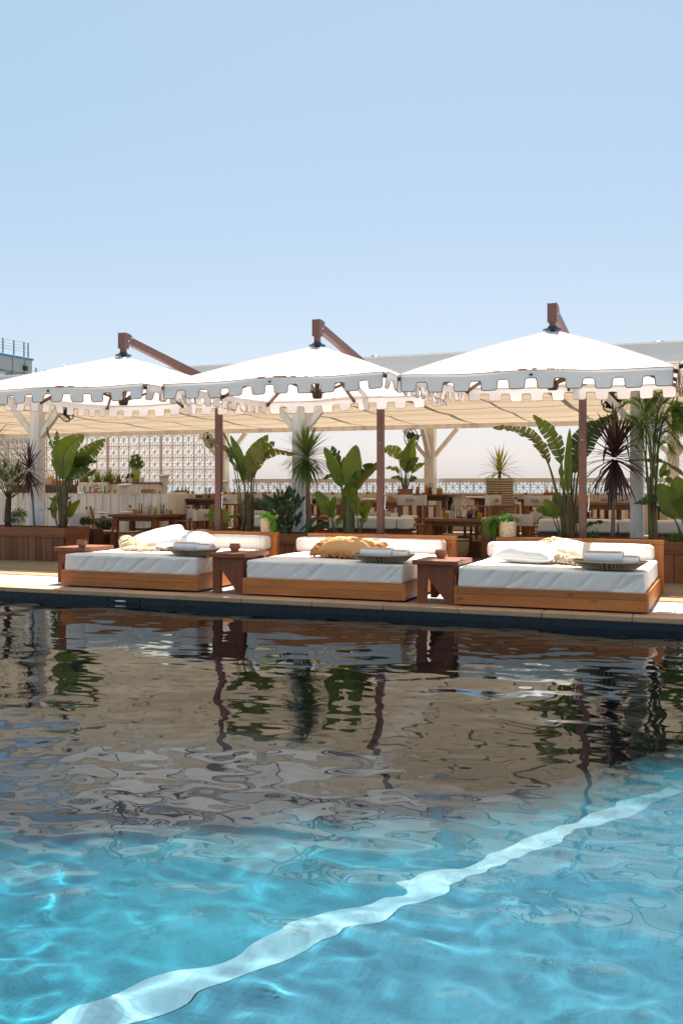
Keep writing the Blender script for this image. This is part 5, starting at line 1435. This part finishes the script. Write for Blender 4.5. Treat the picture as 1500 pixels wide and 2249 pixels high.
chair((-8.370,19.000,1.028)[0], 19.0, 175, PZ, 'director chair showing between the broad leaved shrub and the white post')
chair((-9.945,20.300,1.000)[0], 20.3, 180, PZ, 'director chair beside the parapet behind the ragged bird of paradise')
chair((-9.579,20.500,1.104)[0], 20.5, 175, PZ, 'director chair beside the parapet above the broad leaved shrub')
chair((-6.519,17.800,1.056)[0], 17.7, 165, F0, 'director chair behind the banana plant, nearest the second brown pole')
chair((-5.895,17.700,0.889)[0], 17.6, 100, F0, 'director chair side on between the second brown pole and the plain slanting back')
chair((-4.490,18.800,1.053)[0], 18.7, -100, PZ, 'director chair facing away from the tall yucca basket')
chair((-3.013,18.100,0.989)[0], 18.0, 165, F0, 'director chair beyond the lower table by the bird of paradise stalks')
chair((-10.077,17.900,0.940)[0], 17.9, 178, F0, 'director chair behind the printed chair beside the first brown pole')
chair((-1.006,18.200,1.002)[0], 18.2, 175, PZ, 'director chair behind the low bird of paradise at the frame edge')
a = (-8.610,17.950,0.932); table(a[0] - .3, 17.85, a[0] + .7, 18.2, F0, .76, 'narrow dining table behind the broad leaved shrub', M_table)
a = (-4.742,20.900,1.100); table(a[0] - .5, 20.8, a[0] + .4, 21.5, PZ, 1.10, 'dark dining table against the parapet behind the tall yucca basket', M_darkwood)

# banquettes
def banquette(x0, x1, y, z0, label):
    t = thing('bench_seat', label, 'bench', ((x0 + x1)/2, y, 0), 'cushioned benches backing onto the planters')
    MB().box((x0, y, .012), (x1, y + .45, .52)).build('seat_box', M_planter, t)
    x = x0
    while x < x1 - .02:
        w = min(.16, x1 - x); MB().box((x + .003, y - .02, .014), (x + w - .003, y - .001, .60)).build('back_plank', M_planter, t); x += w
    x = x0
    while x < x1 - .1:
        w = min(1.25, x1 - x)
        c = rounded_pad(x + .01, y + .0, .602, x + w - .01, y + .46, .80, .03, .06, int(x*10) % 97, 0, .015).build('cushion', M_cushion, t); weld(c.data); x += w
    MB().box((x0, y - .03, .56), (x1, y + .46, .60)).build('ledge', M_darkwood, t)
    return t
banquette(-2.9, -1.42, 15.9, 0, 'cushioned bench behind the large bird of paradise planter')
banquette(-1.17, 1.4, 15.9, 0, 'cushioned bench behind the areca palm')
banquette(-8.2, -6.95, 15.9, 0, 'cushioned bench behind the ragged bird of paradise')
banquette(-6.55, -5.1, 15.9, 0, 'cushioned bench behind the banana plant')

# white plank wall with return, counter behind it
ww = thing('plank_wall', 'white vertical plank wall along the dining terrace', 'wall', (-13, 17.9, 0))
xa, xb = (-16.566,18.600,0.987)[0], (-11.410,18.600,1.017)[0]
MB().box((xa, 18.62, .012), (xb, 18.72, 1.15)).build('core', M_white, ww)
x = xa
while x < xb - .05:
    w = min(.215, xb - x); MB().box((x + .007, 18.59, .014), (x + w - .007, 18.619, 1.148)).build('plank', M_whitewood, ww); x += w
MB().box((xa, 18.585, 1.151), (xb + .02, 18.78, 1.178)).build('top_board', M_creamwood, ww)
pad = rounded_pad(xb + .01, 18.52, .70, xb + .16, 19.1, 1.20, .03, .06, 5, 0, 0).build('end_cushion', M_seatcloth, ww); weld(pad.data)
cn = thing('counter', 'cream plank counter with dark top carrying potted plants', 'counter', (-13, 20, .3))
ca, cb = (-14.669,20.000,1.422)[0], (-12.567,20.000,1.420)[0]
MB().box((ca, 20.02, PZ), (cb, 20.4, 1.395)).build('core', M_creamwood, cn)
x = ca
while x < cb - .03:
    w = min(.17, cb - x); MB().box((x + .004, 20.0, PZ), (x + w - .004, 20.019, 1.394)).build('plank', M_creamwood, cn); x += w
MB().box(((-13.944,20.000,1.421)[0], 19.96, 1.396), (cb + .03, 20.45, 1.425)).build('counter_top', M_darkwood, cn)
MB().box((ca - .05, 19.85, 1.20), ((-13.901,19.900,1.421)[0], 19.98, 1.43)).build('end_board', M_creamwood, cn)
sb = thing('dark_sideboard', 'dark low sideboard with baskets beside the white post', 'sideboard', (-15.920,20.300,1.253))
q = Vector((-16.032,20.300,1.379)); q2 = Vector((-15.229,20.300,1.197))
MB().box((q.x - .9, 20.1, PZ), (q2.x, 20.5, q.z - .04)).build('body', M_darkwood, sb); MB().box((q.x - .95, 20.05, q.z - .039), (q2.x + .03, 20.55, q.z)).build('top', M_table, sb)

# drum stools
def drum(p, h, r0, lab, foot):
    t = thing('drum_stool', lab, 'stool', (p[0], p[1], .012), 'pale carved drum stools')
    MB().lathe([(0, h - .31), (r0*.62, h - .31), (r0*.88, h - .25), (r0*1.0, h - .12), (r0*1.02, h - .02), (r0*.98, h), (0, h + .006)], (p[0], p[1], .012), 26).build('seat_drum', M_reed, t, smooth='auto')
    MB().tube([(p[0] + r0*1.03*math.cos(k*PI/14), p[1] + r0*1.03*math.sin(k*PI/14), h - .005) for k in range(28)], .012, 5, closed=True).build('rim', M_darkwood, t, smooth=True)
    for k in range(3):
        a = k*2.1 + .6; MB().tube([(p[0] + r0*.4*math.cos(a), p[1] + r0*.4*math.sin(a), h - .3), (p[0] + r0*.68*math.cos(a), p[1] + r0*.68*math.sin(a), .013)], [.05, .04], 8).build('leg', M_redwood, t, smooth='auto')
drum(((-11.069,16.550,0.327)[0], 16.55), .43, .21, 'pale drum stool in front of the table by the white plank wall', 0)
drum(((-4.414,16.750,0.367)[0], 16.75), .40, .165, 'pale drum stool under the near side of the middle dining table', 0)

# bucket stands
def bucket(px_p, zr, z0, lab, s=1.0):
    x, y = px_p[0], px_p[1]
    t = thing('ice_bucket_stand', lab, 'bucket stand', (x, y, z0), 'white ice bucket stands')
    MB().lathe([(.12, 0), (.12, .012), (.02, .03), (.014, .05), (.014, zr - z0 - .26*s)], (x, y, z0), 14).build('stem', M_white, t, smooth='auto')
    M = Matrix.Translation((x, y, zr - .26*s)) @ Matrix.Rotation(R(7), 4, 'X')
    MB().lathe([(0, 0), (.075*s, 0), (.10*s, .17*s), (.125*s, .225*s), (.165*s, .25*s), (.17*s, .262*s), (.16*s, .27*s), (.11*s, .235*s), (.085*s, .16*s), (.06*s, .02), (0, .02)], (0, 0, 0), 26, M=M).build('bucket', M_white, t, smooth='auto')
bucket((-12.367,18.350,1.215), (-12.367,18.350,1.375)[2], F0, 'white ice bucket stand before the white plank wall', .95)
bucket((-12.504,20.200,1.529), (-12.504,20.200,1.604)[2], PZ, 'white ice bucket stand against the patterned screen', .95)
bucket((-11.360,21.000,1.399), (-11.360,21.000,1.465)[2], PZ, 'white ice bucket stand beside the cream rear post at the screen end', 1.0)

# wall fans
def fan(c, r0, face, lab, mount):
    t = thing('wall_fan', lab, 'fan', c, 'black cage fans under the awning')
    c = Vector(c); f = Vector(face).normalized(); M = Matrix.Translation(c) @ f.to_track_quat('Z', 'Y').to_matrix().to_4x4()
    for zz in (-.045, .055):
        MB().tube([M @ Vector((r0*math.cos(k*PI/16), r0*math.sin(k*PI/16), zz)) for k in range(32)], .011, 5, closed=True).build('guard_ring', M_black, t, smooth=True)
    cg = MB()
    for k in range(20):
        a = k*2*PI/20; d = Vector((math.cos(a), math.sin(a), 0))
        cg.tube([M @ (d*r0 + Vector((0, 0, -.045))), M @ (d*r0 + Vector((0, 0, .055))), M @ (d*.05 + Vector((0, 0, .085)))], .003, 3)
    tag(cg.build('guard_wires', M_black, t), kind='stuff')
    for k in range(3):
        a = k*2*PI/3 + .5; P = []
        for i in range(6):
            q = .04 + (r0*.88 - .04)*i/5; wd = .055 + .055*math.sin(PI*i/6)
            P.append([M @ Vector((q*math.cos(a + s*wd/q*.8 if q > .05 else a + s*.8), q*math.sin(a + s*wd/q*.8 if q > .05 else a + s*.8), .02*s)) for s in (-1, 0, 1)])
        MB().grid(P).build('blade', M_black, t, smooth=True)
    MB().lathe([(0, .03), (.05, .02), (.065, -.03), (.075, -.16), (.05, -.2), (0, -.2)], (0, 0, 0), 14, M=M).build('motor', M_black, t, smooth='auto')
    MB().tube([M @ Vector((0, 0, -.15)), Vector(mount)*.4 + (M @ Vector((0, .05, -.2)))*.6, Vector(mount)], .016, 6).build('bracket', M_black, t, smooth=True)
fan((-6.878,21.750,2.461), .20, (-.75, -1, -.12), 'black cage fan on the cream rear post seen against the sky', (-6.584,22.050,2.533))
fan((-12.181,21.800,2.502), .20, (-.6, -1, -.3), 'black cage fan on the rear post at the end of the patterned screen', (-12.006,22.050,2.602))
fan((-11.720,15.400,2.735), .17, (-.4, -1, -.7), 'black cage fan hanging under the awning beside the purple cordyline post', (-11.9, 15.35, 2.9))
fan((-1.684,15.500,2.627), .16, (.4, -.7, -.9), 'black cage fan under the awning between the large purple cordyline and post', (-1.55, 15.3, 2.9))
fan((-1.165,15.600,2.612), .18, (.3, -1, -.6), 'black cage fan under the awning behind the palm fronds', (-1.18, 15.35, 2.9))

# tall basket with yucca
q = (-4.336,19.600,1.501); bz = q[2]
t = thing('tall_wicker_basket', 'tall pale open wicker basket holding the yellow edged yucca', 'basket', (q[0], 19.6, PZ))
r0 = .285; hN = 26
MB().lathe([(r0*.84, 0), (r0*.9, .3), (r0*.94, bz - PZ - .03)], (q[0], 19.6, PZ), 24).build('liner', M_wickerdark, t, smooth=True)
for k in range(hN):
    z = PZ + .02 + (bz - PZ - .03)*k/(hN - 1); rr = r0*(.93 + .07*k/hN)
    MB().tube([(q[0] + (rr + (.012 if (j + k) % 2 else -.006))*math.cos(2*PI*j/22), 19.6 + (rr + (.012 if (j + k) % 2 else -.006))*math.sin(2*PI*j/22), z) for j in range(22)], .0125, 5, closed=True).build('wicker_hoop', M_wicker, t, smooth=True)
t = thing('yucca', 'yucca with yellow edged leaves in the tall wicker basket', 'plant', (q[0], 19.6, bz - .1))
MB().tube([(q[0], 19.6, bz - .1), (q[0], 19.6, bz + .08), (q[0], 19.6, bz + .14)], [.035, .03, .025], 8).build('trunk', G_stem, t, smooth=True)
mb = MB(); r = random.Random(17)
for i in range(62):
    f = i/61; a = i*2.4; e = R(-22 + 108*f + r.uniform(-8, 8)); d = Vector((math.cos(a)*math.cos(e), math.sin(a)*math.cos(e), math.sin(e)))
    strap(mb, (q[0], 19.6, bz + .10 + .05*f), d, r.uniform(.44, .62), .032, 1.1*(1.1 - .6*f))
tag(mb.build('crown', M_varieg if False else G_varieg, t, smooth=True), kind='stuff')

# counter plants and pots
def simple_pot(x, y, z, r0, h, m, name, lab, cat='pot', group=None, flare=.12):
    t = thing(name, lab, cat, (x, y, z), group)
    MB().lathe([(0, 0), (r0*(1 - flare), 0), (r0, h*.95), (r0*1.03, h), (r0*.9, h), (r0*.88, h*.85), (0, h*.82)], (x, y, z), 20).build('pot', m, t, smooth='auto')
    return t
CZ = 1.426
gp = thing('green_urn', 'lime green glazed urn with a leafy bush on the counter', 'planted urn', (-13.316,20.200,1.465))
x = (-13.316,20.200,1.531)[0]; h = (-13.316,20.200,1.794)[2] - CZ
MB().lathe([(0, 0), (.075, 0), (.10, h*.25), (.118, h*.6), (.10, h*.9), (.105, h*.97), (.10, h), (.085, h*.95), (0, h*.9)], (x, 20.2, CZ), 22).build('urn', M_green_pot, gp, smooth='auto')
leaf_clump('foliage', (x, 20.2, CZ + h*.9), gp, G_fern, 360, .15, .36, .07, 8)
t = simple_pot((-13.399,20.150,1.531)[0], 20.1, CZ, .062, .14, M_seatcloth, 'potted_plant', 'small pale pot with dark trailing plant beside the lime urn', 'potted plant')
leaf_clump('foliage', ((-13.391,20.100,1.596)[0], 20.1, CZ + .12), t, G_shrub, 160, .09, .10, .045, 9); leaf_clump('foliage', ((-13.461,20.050,1.530)[0], 20.05, CZ + .1), t, G_shrub, 120, .05, .05, .04, 10, (-.02, 0, -.12))
t = thing('wooden_box', 'small pale wooden box beside the lime urn', 'box', (-13.117,20.150,1.465)); x = (-13.117,20.150,1.530)[0]
MB().box((x - .045, 20.1, CZ), (x + .045, 20.19, CZ + .10)).build('box_body', M_creamwood, t, bev=.003); MB().box((x - .05, 20.095, CZ + .101), (x + .05, 20.195, CZ + .118)).build('lid', M_creamwood, t)
for k, (px_, L, n, lab) in enumerate((((-14.776,20.200,1.445), .36, 60, 'spider plant with arching yellow green leaves at the counter end'), ((-14.428,20.200,1.445), .42, 70, 'spider plant in the middle of the counter row'), ((-14.084,20.200,1.444), .46, 90, 'largest yellow green spider plant on the counter'), ((-13.795,20.200,1.444), .34, 50, 'low spider plant nearest the lime urn'))):
    t = simple_pot(px_[0], 20.2, CZ - .1, .08, .12, M_terracotta, 'spider_plant', lab, 'plant', 'spider plants on the counter')
    blades('leaves', (px_[0], 20.2, CZ), t, G_spider, n, L, .022, 3.2, (25, 85), 50 + k, .05)
t = paddle_plant('bird_of_paradise', 'small bird of paradise growing behind the counter before the pale screen', 'plant', (-15.214,20.500,1.379), [
  ([(-15.214,20.500,1.379),(-15.228,20.500,1.710),(-15.173,20.500,1.938),(-15.091,20.500,2.222)], .18, G_bopdark, dict(roll=.3, tears=3, petiole=.012)),
  ([(-15.269,20.500,1.379),(-15.338,20.500,1.710),(-15.407,20.500,1.882),(-15.518,20.500,2.055)], .15, G_bopdark, dict(roll=.6, tears=4, petiole=.011)),
  ([(-15.187,20.500,1.379),(-15.091,20.500,1.652),(-14.995,20.500,1.822),(-14.859,20.500,2.105)], .16, G_bop, dict(roll=.4, tears=4, petiole=.011)),
  ([(-15.159,20.500,1.379),(-14.995,20.500,1.595),(-14.832,20.500,1.651),(-14.669,20.500,1.763)], .12, G_bopdark, dict(roll=.8, petiole=.010)),
  ([(-15.379,20.500,1.379),(-15.448,20.500,1.654),(-15.518,20.500,1.769),(-15.573,20.500,1.712)], .12, G_bopdark, dict(roll=.4, tears=3, petiole=.01))], bop)
q = (-12.918,15.600,0.623)
t = simple_pot(q[0], 15.5, (-12.836,15.500,0.548)[2], .125, .20, M_white, 'potted_plant', 'white pot with bushy dark fern behind the long planter', 'potted plant')
MB().box((q[0] - .4, 15.3, .012), (q[0] + .4, 15.7, (-12.836,15.500,0.548)[2] - .001)).build('stand', M_darkwood, t)
leaf_clump('foliage', (q[0], 15.5, (-12.836,15.500,0.770)[2] - .02), t, G_fern, 700, .19, .15, .04, 12, (0, -.1, -.08))
q = (-12.023,16.200,0.597)
t = simple_pot(q[0], 16.2, .012, .19, (-12.023,16.200,0.795)[2], M_white, 'tall_pot', 'tall plain white pot behind the small bird of paradise shoots', 'pot', None, .25)
q = (-11.609,15.900,0.613)
t = simple_pot(q[0], 15.9, (-11.609,15.900,0.525)[2], .07, .1, M_white, 'potted_plant', 'small white pot with dark bushy plant next to the director chair', 'potted plant')
MB().box((q[0] - .2, 15.8, .012), (q[0] + .25, 16.1, (-11.609,15.900,0.525)[2] - .001)).build('stand', M_darkwood, t)
leaf_clump('foliage', (q[0], 15.9, (-11.609,15.900,0.596)[2]), t, G_shrub, 420, .13, .16, .04, 13)
q = (-12.478,17.600,0.540)
t = simple_pot(q[0], 17.7, .012, .15, .45, M_darkwood, 'potted_plant', 'low dark bushy plant behind the director chair by the plank wall', 'potted plant')
leaf_clump('foliage', (q[0], 17.7, .45), t, G_shrub, 420, .22, .22, .06, 14)
q = (-1.268,19.400,1.303)
t = simple_pot(q[0], 19.4, (-1.268,19.400,1.234)[2], .12, .12, M_terracotta, 'potted_plant', 'small leafy potted plant on the table behind the areca palm stem', 'potted plant')
for k, P in enumerate(([(-1.268,19.400,1.303),(-1.317,19.400,1.491),(-1.334,19.400,1.620),(-1.350,19.400,1.766)], [(-1.268,19.400,1.303),(-1.235,19.400,1.491),(-1.195,19.400,1.619),(-1.138,19.400,1.790)], [(-1.252,19.400,1.303),(-1.154,19.400,1.423),(-1.089,19.400,1.448),(-1.008,19.400,1.439)], [(-1.284,19.400,1.303),(-1.383,19.400,1.423),(-1.432,19.400,1.449),(-1.498,19.400,1.389)], [(-1.260,19.400,1.303),(-1.187,19.400,1.534),(-1.138,19.400,1.576),(-1.073,19.400,1.661)], [(-1.276,19.400,1.303),(-1.317,19.400,1.449),(-1.350,19.400,1.509),(-1.416,19.400,1.578)])):
    leaf(t, P, .12, G_fern, seed=k + 90, petiole=.006, roll=.3*(k - 2))

# ------------------------------------------------------------------ tableware
def lath(name, lab, cat, p, prof, m, group=None, n=14):
    return tag(MB().lathe(prof, p, n).build(name, m, None, smooth='auto'), lab, cat, group)
def votive(p, lab, s=1.0):
    return lath('amber_votive', lab, 'candle holder', p, [(0, 0), (.042*s, 0), (.046*s, .03*s), (.046*s, .095*s), (.04*s, .095*s), (.038*s, .015), (0, .012)], M_oil_v, 'amber candle holders on the tables')
M_oil_v = mat('amber_brown_glass', (.42, .20, .035), .15)
def tumbler(p, lab, h=.12, r0=.036, m=None):
    return lath('tumbler', lab, 'glass', p, [(0, 0), (r0*.8, 0), (r0, h), (r0*.93, h), (r0*.74, .012), (0, .012)], m or M_glass, 'clear tumblers on the tables')
def napkin(p, L, rz, lab):
    M = Matrix.Translation(p) @ Matrix.Rotation(rz, 4, 'Z'); mb = MB(); P = []
    for i in range(9):
        x = -L/2 + L*i/8; P.append([M @ Vector((x, .045*math.cos(2*PI*j/12), .022 + .021*math.sin(2*PI*j/12)*(1 + .1*math.sin(i*2.3)))) for j in range(13)])
    mb.grid(P); mb.f.append(tuple(range(12))); mb.f.append(tuple(len(mb.v) - 13 + j for j in range(12)))
    return tag(mb.build('rolled_napkin', M_napkin, None, smooth='auto'), lab, 'napkin', 'rolled white napkins on the tables')
def bottle(p, lab, m, h=.2, r0=.03, neck=.010, cork=None, cat='bottle', name='bottle', group='bottles and cruets on the tables'):
    t = thing(name, lab, cat, p, group)
    MB().lathe([(0, 0), (r0, 0), (r0*1.02, h*.05), (r0, h*.5), (r0*.55, h*.66), (neck, h*.75), (neck, h*.95), (neck*1.3, h*.96), (neck*1.3, h), (0, h)], p, 12).build('body', m, t, smooth='auto')
    MB().tube([(p[0], p[1], p[2] + h), (p[0], p[1], p[2] + h + .025), (p[0] + .012, p[1], p[2] + h + .05)], [.007, .005, .003], 6).build('spout', M_steel, t)
    return t
def posy(p, lab, vm, fm, h=.10, r0=.03, seed=1, n=60, spread=.07, tall=.14):
    t = thing('flower_vase', lab, 'vase', p, 'small vases on the tables')
    MB().lathe([(0, 0), (r0*.8, 0), (r0, h*.45), (r0*.6, h*.85), (r0*.7, h), (r0*.55, h), (0, h*.5)], p, 12).build('vase', vm, t, smooth='auto')
    leaf_clump('dried_flowers', (p[0], p[1], p[2] + h*.9), t, fm, n, spread, tall, .03, seed)
    return t
M_dry = leafmat('dried_flower', (.32, .22, .15), (.55, .42, .32), .3, None, .2, .8)
z1 = .757
def on(px_, y, z): return (px_[0], y, z)
napkin(on((-12.282,18.173,0.760), 17.42, z1), .26, R(4), 'rolled napkin at the near corner of the plank wall table')
votive(on((-11.537,17.450,0.843), 17.45, z1), 'amber candle holder beside the rolled napkin on the plank wall table')
tumbler(on((-11.502,17.550,0.936), 17.62, z1), 'tall stacked clear glass behind the amber candle holder, plank wall table', .22, .04)
posy(on((-11.290,17.600,0.842), 17.62, z1), 'pair of pale dried flowers in a small grey vase next to the green bottle', M_greytile, M_dry, .1, .028, 4)
posy(on((-11.224,17.600,0.842), 17.55, z1), 'slim grey vase with one dried stem on the plank wall table', M_greytile, M_dry, .12, .022, 5, 26, .04, .12)
lath('green_vase', 'bright green glass vase on the plank wall table', 'vase', on((-11.062,17.500,0.846), 17.5, z1), [(0, 0), (.032, 0), (.045, .05), (.04, .10), (.022, .135), (.022, .16), (.015, .16), (0, .1)], M_greenglass)
posy(on((-10.993,17.600,0.863), 17.62, z1), 'fullest pale dried flower vase right of the green vase', M_glass, M_dry, .09, .035, 6, 120, .10, .20)
tumbler(on((-10.956,17.700,0.918), 17.6, z1), 'clear wine glass right of the dried flowers, plank wall table', .2, .035)
tumbler(on((-10.800,17.500,0.849), 17.45, z1), 'low clear tumbler before the copper cup on the plank wall table', .11, .045)
votive(on((-10.825,17.700,0.882), 17.7, z1), 'amber copper cup beside the second napkin of the plank wall table', .9)
napkin(on((-11.972,19.957,0.760), 17.85, z1), .30, R(2), 'rolled napkin at the far corner of the plank wall table')
lath('plate', 'flat pale plate on the plank wall table', 'plate', on((-11.785,18.104,0.757), 17.4, z1), [(0, 0), (.10, 0), (.13, .012), (.10, .006), (0, .004)], M_linen, None, 20)
# middle table
napkin(on((-5.504,18.747,0.760), 17.3, z1), .30, R(3), 'rolled napkin on the middle dining table, nearest the plain slanting chair')
votive(on((-4.796,17.300,0.825), 17.28, z1), 'amber candle holder at the napkin end of the middle dining table', 1.1)
tumbler(on((-4.748,17.500,0.904), 17.5, z1), 'tall clear stacked glasses on the middle dining table', .26, .042)
bottle(on((-4.664,17.600,0.902), 17.58, z1), 'cruet of pale liquid with steel spout on the middle dining table', M_glass, .24, .034)
bottle(on((-4.595,17.600,0.903), 17.5, z1), 'grey pepper mill among the cruets on the middle dining table', M_greytile, .20, .026, cat='pepper mill', name='pepper_mill')
bottle(on((-4.526,17.600,0.903), 17.55, z1), 'slim white oil bottle beside the golden one, middle dining table', M_white, .25, .020)
bottle(on((-4.484,17.600,0.904), 17.62, z1), 'slim golden oil bottle beside the white one, middle dining table', M_oil, .24, .020)
lath('dark_red_jar', 'round dark red jar on the middle dining table', 'jar', on((-4.416,17.500,0.840), 17.45, z1), [(0, 0), (.035, 0), (.055, .04), (.055, .09), (.035, .125), (.038, .14), (0, .14)], M_redjar)
posy(on((-4.373,17.600,0.905), 17.66, z1), 'leafy sprig in a clear glass behind the dark red jar', M_glass, M_dry, .15, .04, 7, 50, .05, .12)
tumbler(on((-4.306,17.400,0.869), 17.36, z1), 'pinkish wine glass before the leafy sprig, middle dining table', .15, .036)
votive(on((-4.214,17.400,0.829), 17.4, z1), 'amber candle holder right of the wine glass on the middle dining table', 1.1)
napkin(on((-4.537,19.789,0.760), 17.6, z1), .32, R(2), 'rolled napkin at the grassy basket end of the middle dining table')
lath('plate', 'dark flat plate near the end of the middle dining table', 'plate', on((-4.293,18.122,0.757), 17.25, z1), [(0, 0), (.07, 0), (.09, .01), (.07, .005), (0, .004)], M_black, None, 20)
tray_ = tag(MB().box(((-4.662,17.400,0.791)[0], 17.38, .7565), ((-4.374,17.400,0.794)[0], 17.68, .768)).build('cruet_tray', M_black, None, bev=.003), 'black tray under the cruets on the middle dining table', 'tray')
# platform tables
zz = 1.062
napkin(on((-13.366,23.618,1.070), 19.3, zz), .36, R(2), 'rolled napkin on the platform table half hidden by the brown pole')
votive(on((-11.027,19.300,1.182), 19.5, zz), 'amber candle holder left of the pole on the platform table', 1.15)
votive(on((-10.694,19.200,1.163), 19.25, zz), 'amber candle holder nearest the pole on the platform table', 1.2)
tumbler(on((-11.012,19.500,1.263), 19.6, zz), 'clear jug behind the candle holders on the platform table', .24, .055)
def crate(p, w, d, h, lab, m=M_wicker, seed=1, fill=M_oil):
    t = thing('wooden_caddy', lab, 'caddy', p, 'small caddies of condiments on the tables')
    x, y, z = p
    MB().box((x - w/2, y - d/2, z), (x + w/2, y - d/2 + .012, z + h)).build('front', m, t); MB().box((x - w/2, y + d/2 - .012, z), (x + w/2, y + d/2, z + h)).build('back', m, t)
    MB().box((x - w/2, y - d/2 + .013, z), (x - w/2 + .012, y + d/2 - .013, z + h)).build('end', m, t); MB().box((x + w/2 - .012, y - d/2 + .013, z), (x + w/2, y + d/2 - .013, z + h)).build('end', m, t)
    MB().box((x - w/2 + .013, y - d/2 + .013, z), (x + w/2 - .013, y + d/2 - .013, z + .01)).build('bottom', m, t)
    r = random.Random(seed)
    for k in range(3):
        bx = x - w/2 + w*(k + .5)/3; hb = h*r.uniform(1.5, 2.1)
        MB().lathe([(0, 0), (.028, 0), (.03, hb*.55), (.012, hb*.75), (.012, hb), (0, hb)], (bx, y + r.uniform(-.02, .02), z + .011), 10).build('condiment_bottle', fill if k != 1 else M_amberjar, t, smooth='auto')
    return t
M_amberjar = mat('yellow_sauce', (.62, .36, .08), .25)
crate(on((-12.401,20.800,1.178), 20.8, 1.132), .34, .16, .10, 'wicker caddy of bottles on the small dark table before the screen', M_wickerdark, 3)
crate(on((-11.983,18.680,1.184), 18.68, 1.18), .30, .14, .09, 'dark caddy of yellow bottles on the plank wall top', M_wickerdark, 4, M_amberjar)
crate(on((-10.453,19.600,1.161), 19.6, zz), .36, .18, .11, 'grey wicker caddy right of the brown pole', M_wickerdark, 5)
crate(on((-3.373,20.100,1.179), 20.1, 1.082), .32, .18, .13, 'wooden caddy of yellow bottles behind the large bird of paradise stalk', M_table, 6, M_amberjar)
crate(on((-6.685,18.900,1.178), 18.9, 1.052), .30, .2, .16, 'pale wicker caddy behind the banana leaves', M_wicker, 7, M_amberjar)
crate(on((-2.433,18.700,1.109), 18.7, 1.052), .3, .2, .12, 'wicker caddy of bottles behind the hanging purple leaves', M_wicker, 8)
crate(on((-15.531,20.300,1.378), 20.3, (-16.032,20.300,1.379)[2]), .5, .2, .1, 'terracotta box of glasses on the dark sideboard', M_terracotta, 9, M_glass)
crate(on((-15.892,20.300,1.379), 20.3, (-16.032,20.300,1.379)[2]), .2, .2, .14, 'round pale caddy nearest the white post on the dark sideboard', M_wicker, 10, M_amberjar)
for k, (px_, y, z, lab) in enumerate((((-13.728,18.700,1.210), 18.68, 1.18, 'clear glass pair on the plank wall top, nearest the tall curled leaf'), ((-13.579,18.700,1.210), 18.70, 1.18, 'clear glass on the plank wall top between glasses and the candle'))):
    tumbler(on(px_, y, z), lab, .16, .05)
tumbler(on((-13.185,18.700,1.211), 18.70, 1.18), 'clear glass on the plank wall top left of the two low candle holders', .17, .05)
posy(on((-13.381,18.700,1.211), 18.68, 1.18), 'orange vase with leafy sprig on the plank wall top', M_orange, G_shrub, .10, .05, 11, 80, .09, .14)
votive(on((-13.014,18.700,1.211), 18.68, 1.18), 'low amber candle holder on the plank wall top, further from the bucket stand', .85)
votive(on((-12.868,18.700,1.212), 18.68, 1.18), 'low amber candle holder on the plank wall top, next to the bucket stand', .85)
za = 1.162
for k, (px_, h, r0, m, lab) in enumerate((((-6.399,20.700,1.215), .17, .045, M_orange, 'orange glass jar on the dark tall table'), ((-6.202,20.700,1.215), .2, .03, M_orange, 'slim orange bottle on the dark tall table'), ((-6.109,20.700,1.216), .15, .04, M_redjar, 'dark red jar on the dark tall table'))):
    lath('jar', lab, 'jar', on(px_, 20.7, za), [(0, 0), (r0*.8, 0), (r0, h*.4), (r0*.7, h*.8), (r0*.7, h), (0, h)], m, 'jars on the dark tall table')
posy(on((-6.230,20.900,1.234), 20.95, za), 'dry grassy sprig behind the orange bottles on the dark tall table', M_orange, M_dry, .14, .03, 12, 60, .07, .2)
posy(on((-6.136,20.900,1.235), 20.85, za), 'dark leafy sprig in the red jar group on the dark tall table', M_redjar, G_shrub, .12, .03, 13, 60, .07, .16)
votive(on((-5.874,20.600,1.187), 20.6, za), 'wide amber candle holder at the end of the dark tall table', 1.4)
votive(on((-6.343,18.700,1.081), 18.7, 1.052), 'amber candle holder beside the brown pole behind the banana plant', 1.0)
votive(on((-2.605,18.500,1.085), 18.5, 1.052), 'amber candle holder just behind the brown pole by the bird of paradise', 1.1)
votive(on((-1.014,19.200,1.101), 19.2, 1.092), 'amber glass on the table behind the areca palm stem', 1.2)
lath('dark_red_jar', 'dark red glass on the table behind the areca palm stem', 'jar', on((-1.094,19.200,1.101), 19.25, 1.092), [(0, 0), (.04, 0), (.05, .06), (.04, .12), (0, .12)], M_redjar)
tumbler(on((-1.008,19.400,1.252), 19.5, 1.092), 'tall clear glasses on the table behind the areca palm stem', .30, .06)
tumbler(on((-2.535,18.900,1.192), 18.9, 1.052), 'tall clear glass behind the hanging purple leaves', .26, .05)
napkin(on((-4.950,26.134,1.090), 20.05, 1.082), .4, R(3), 'rolled napkin on the dark table behind the tilted canvas chair')
napkin(on((-6.790,18.700,1.078), 18.65, 1.052), .26, R(3), 'rolled napkin on the table behind the banana plant')
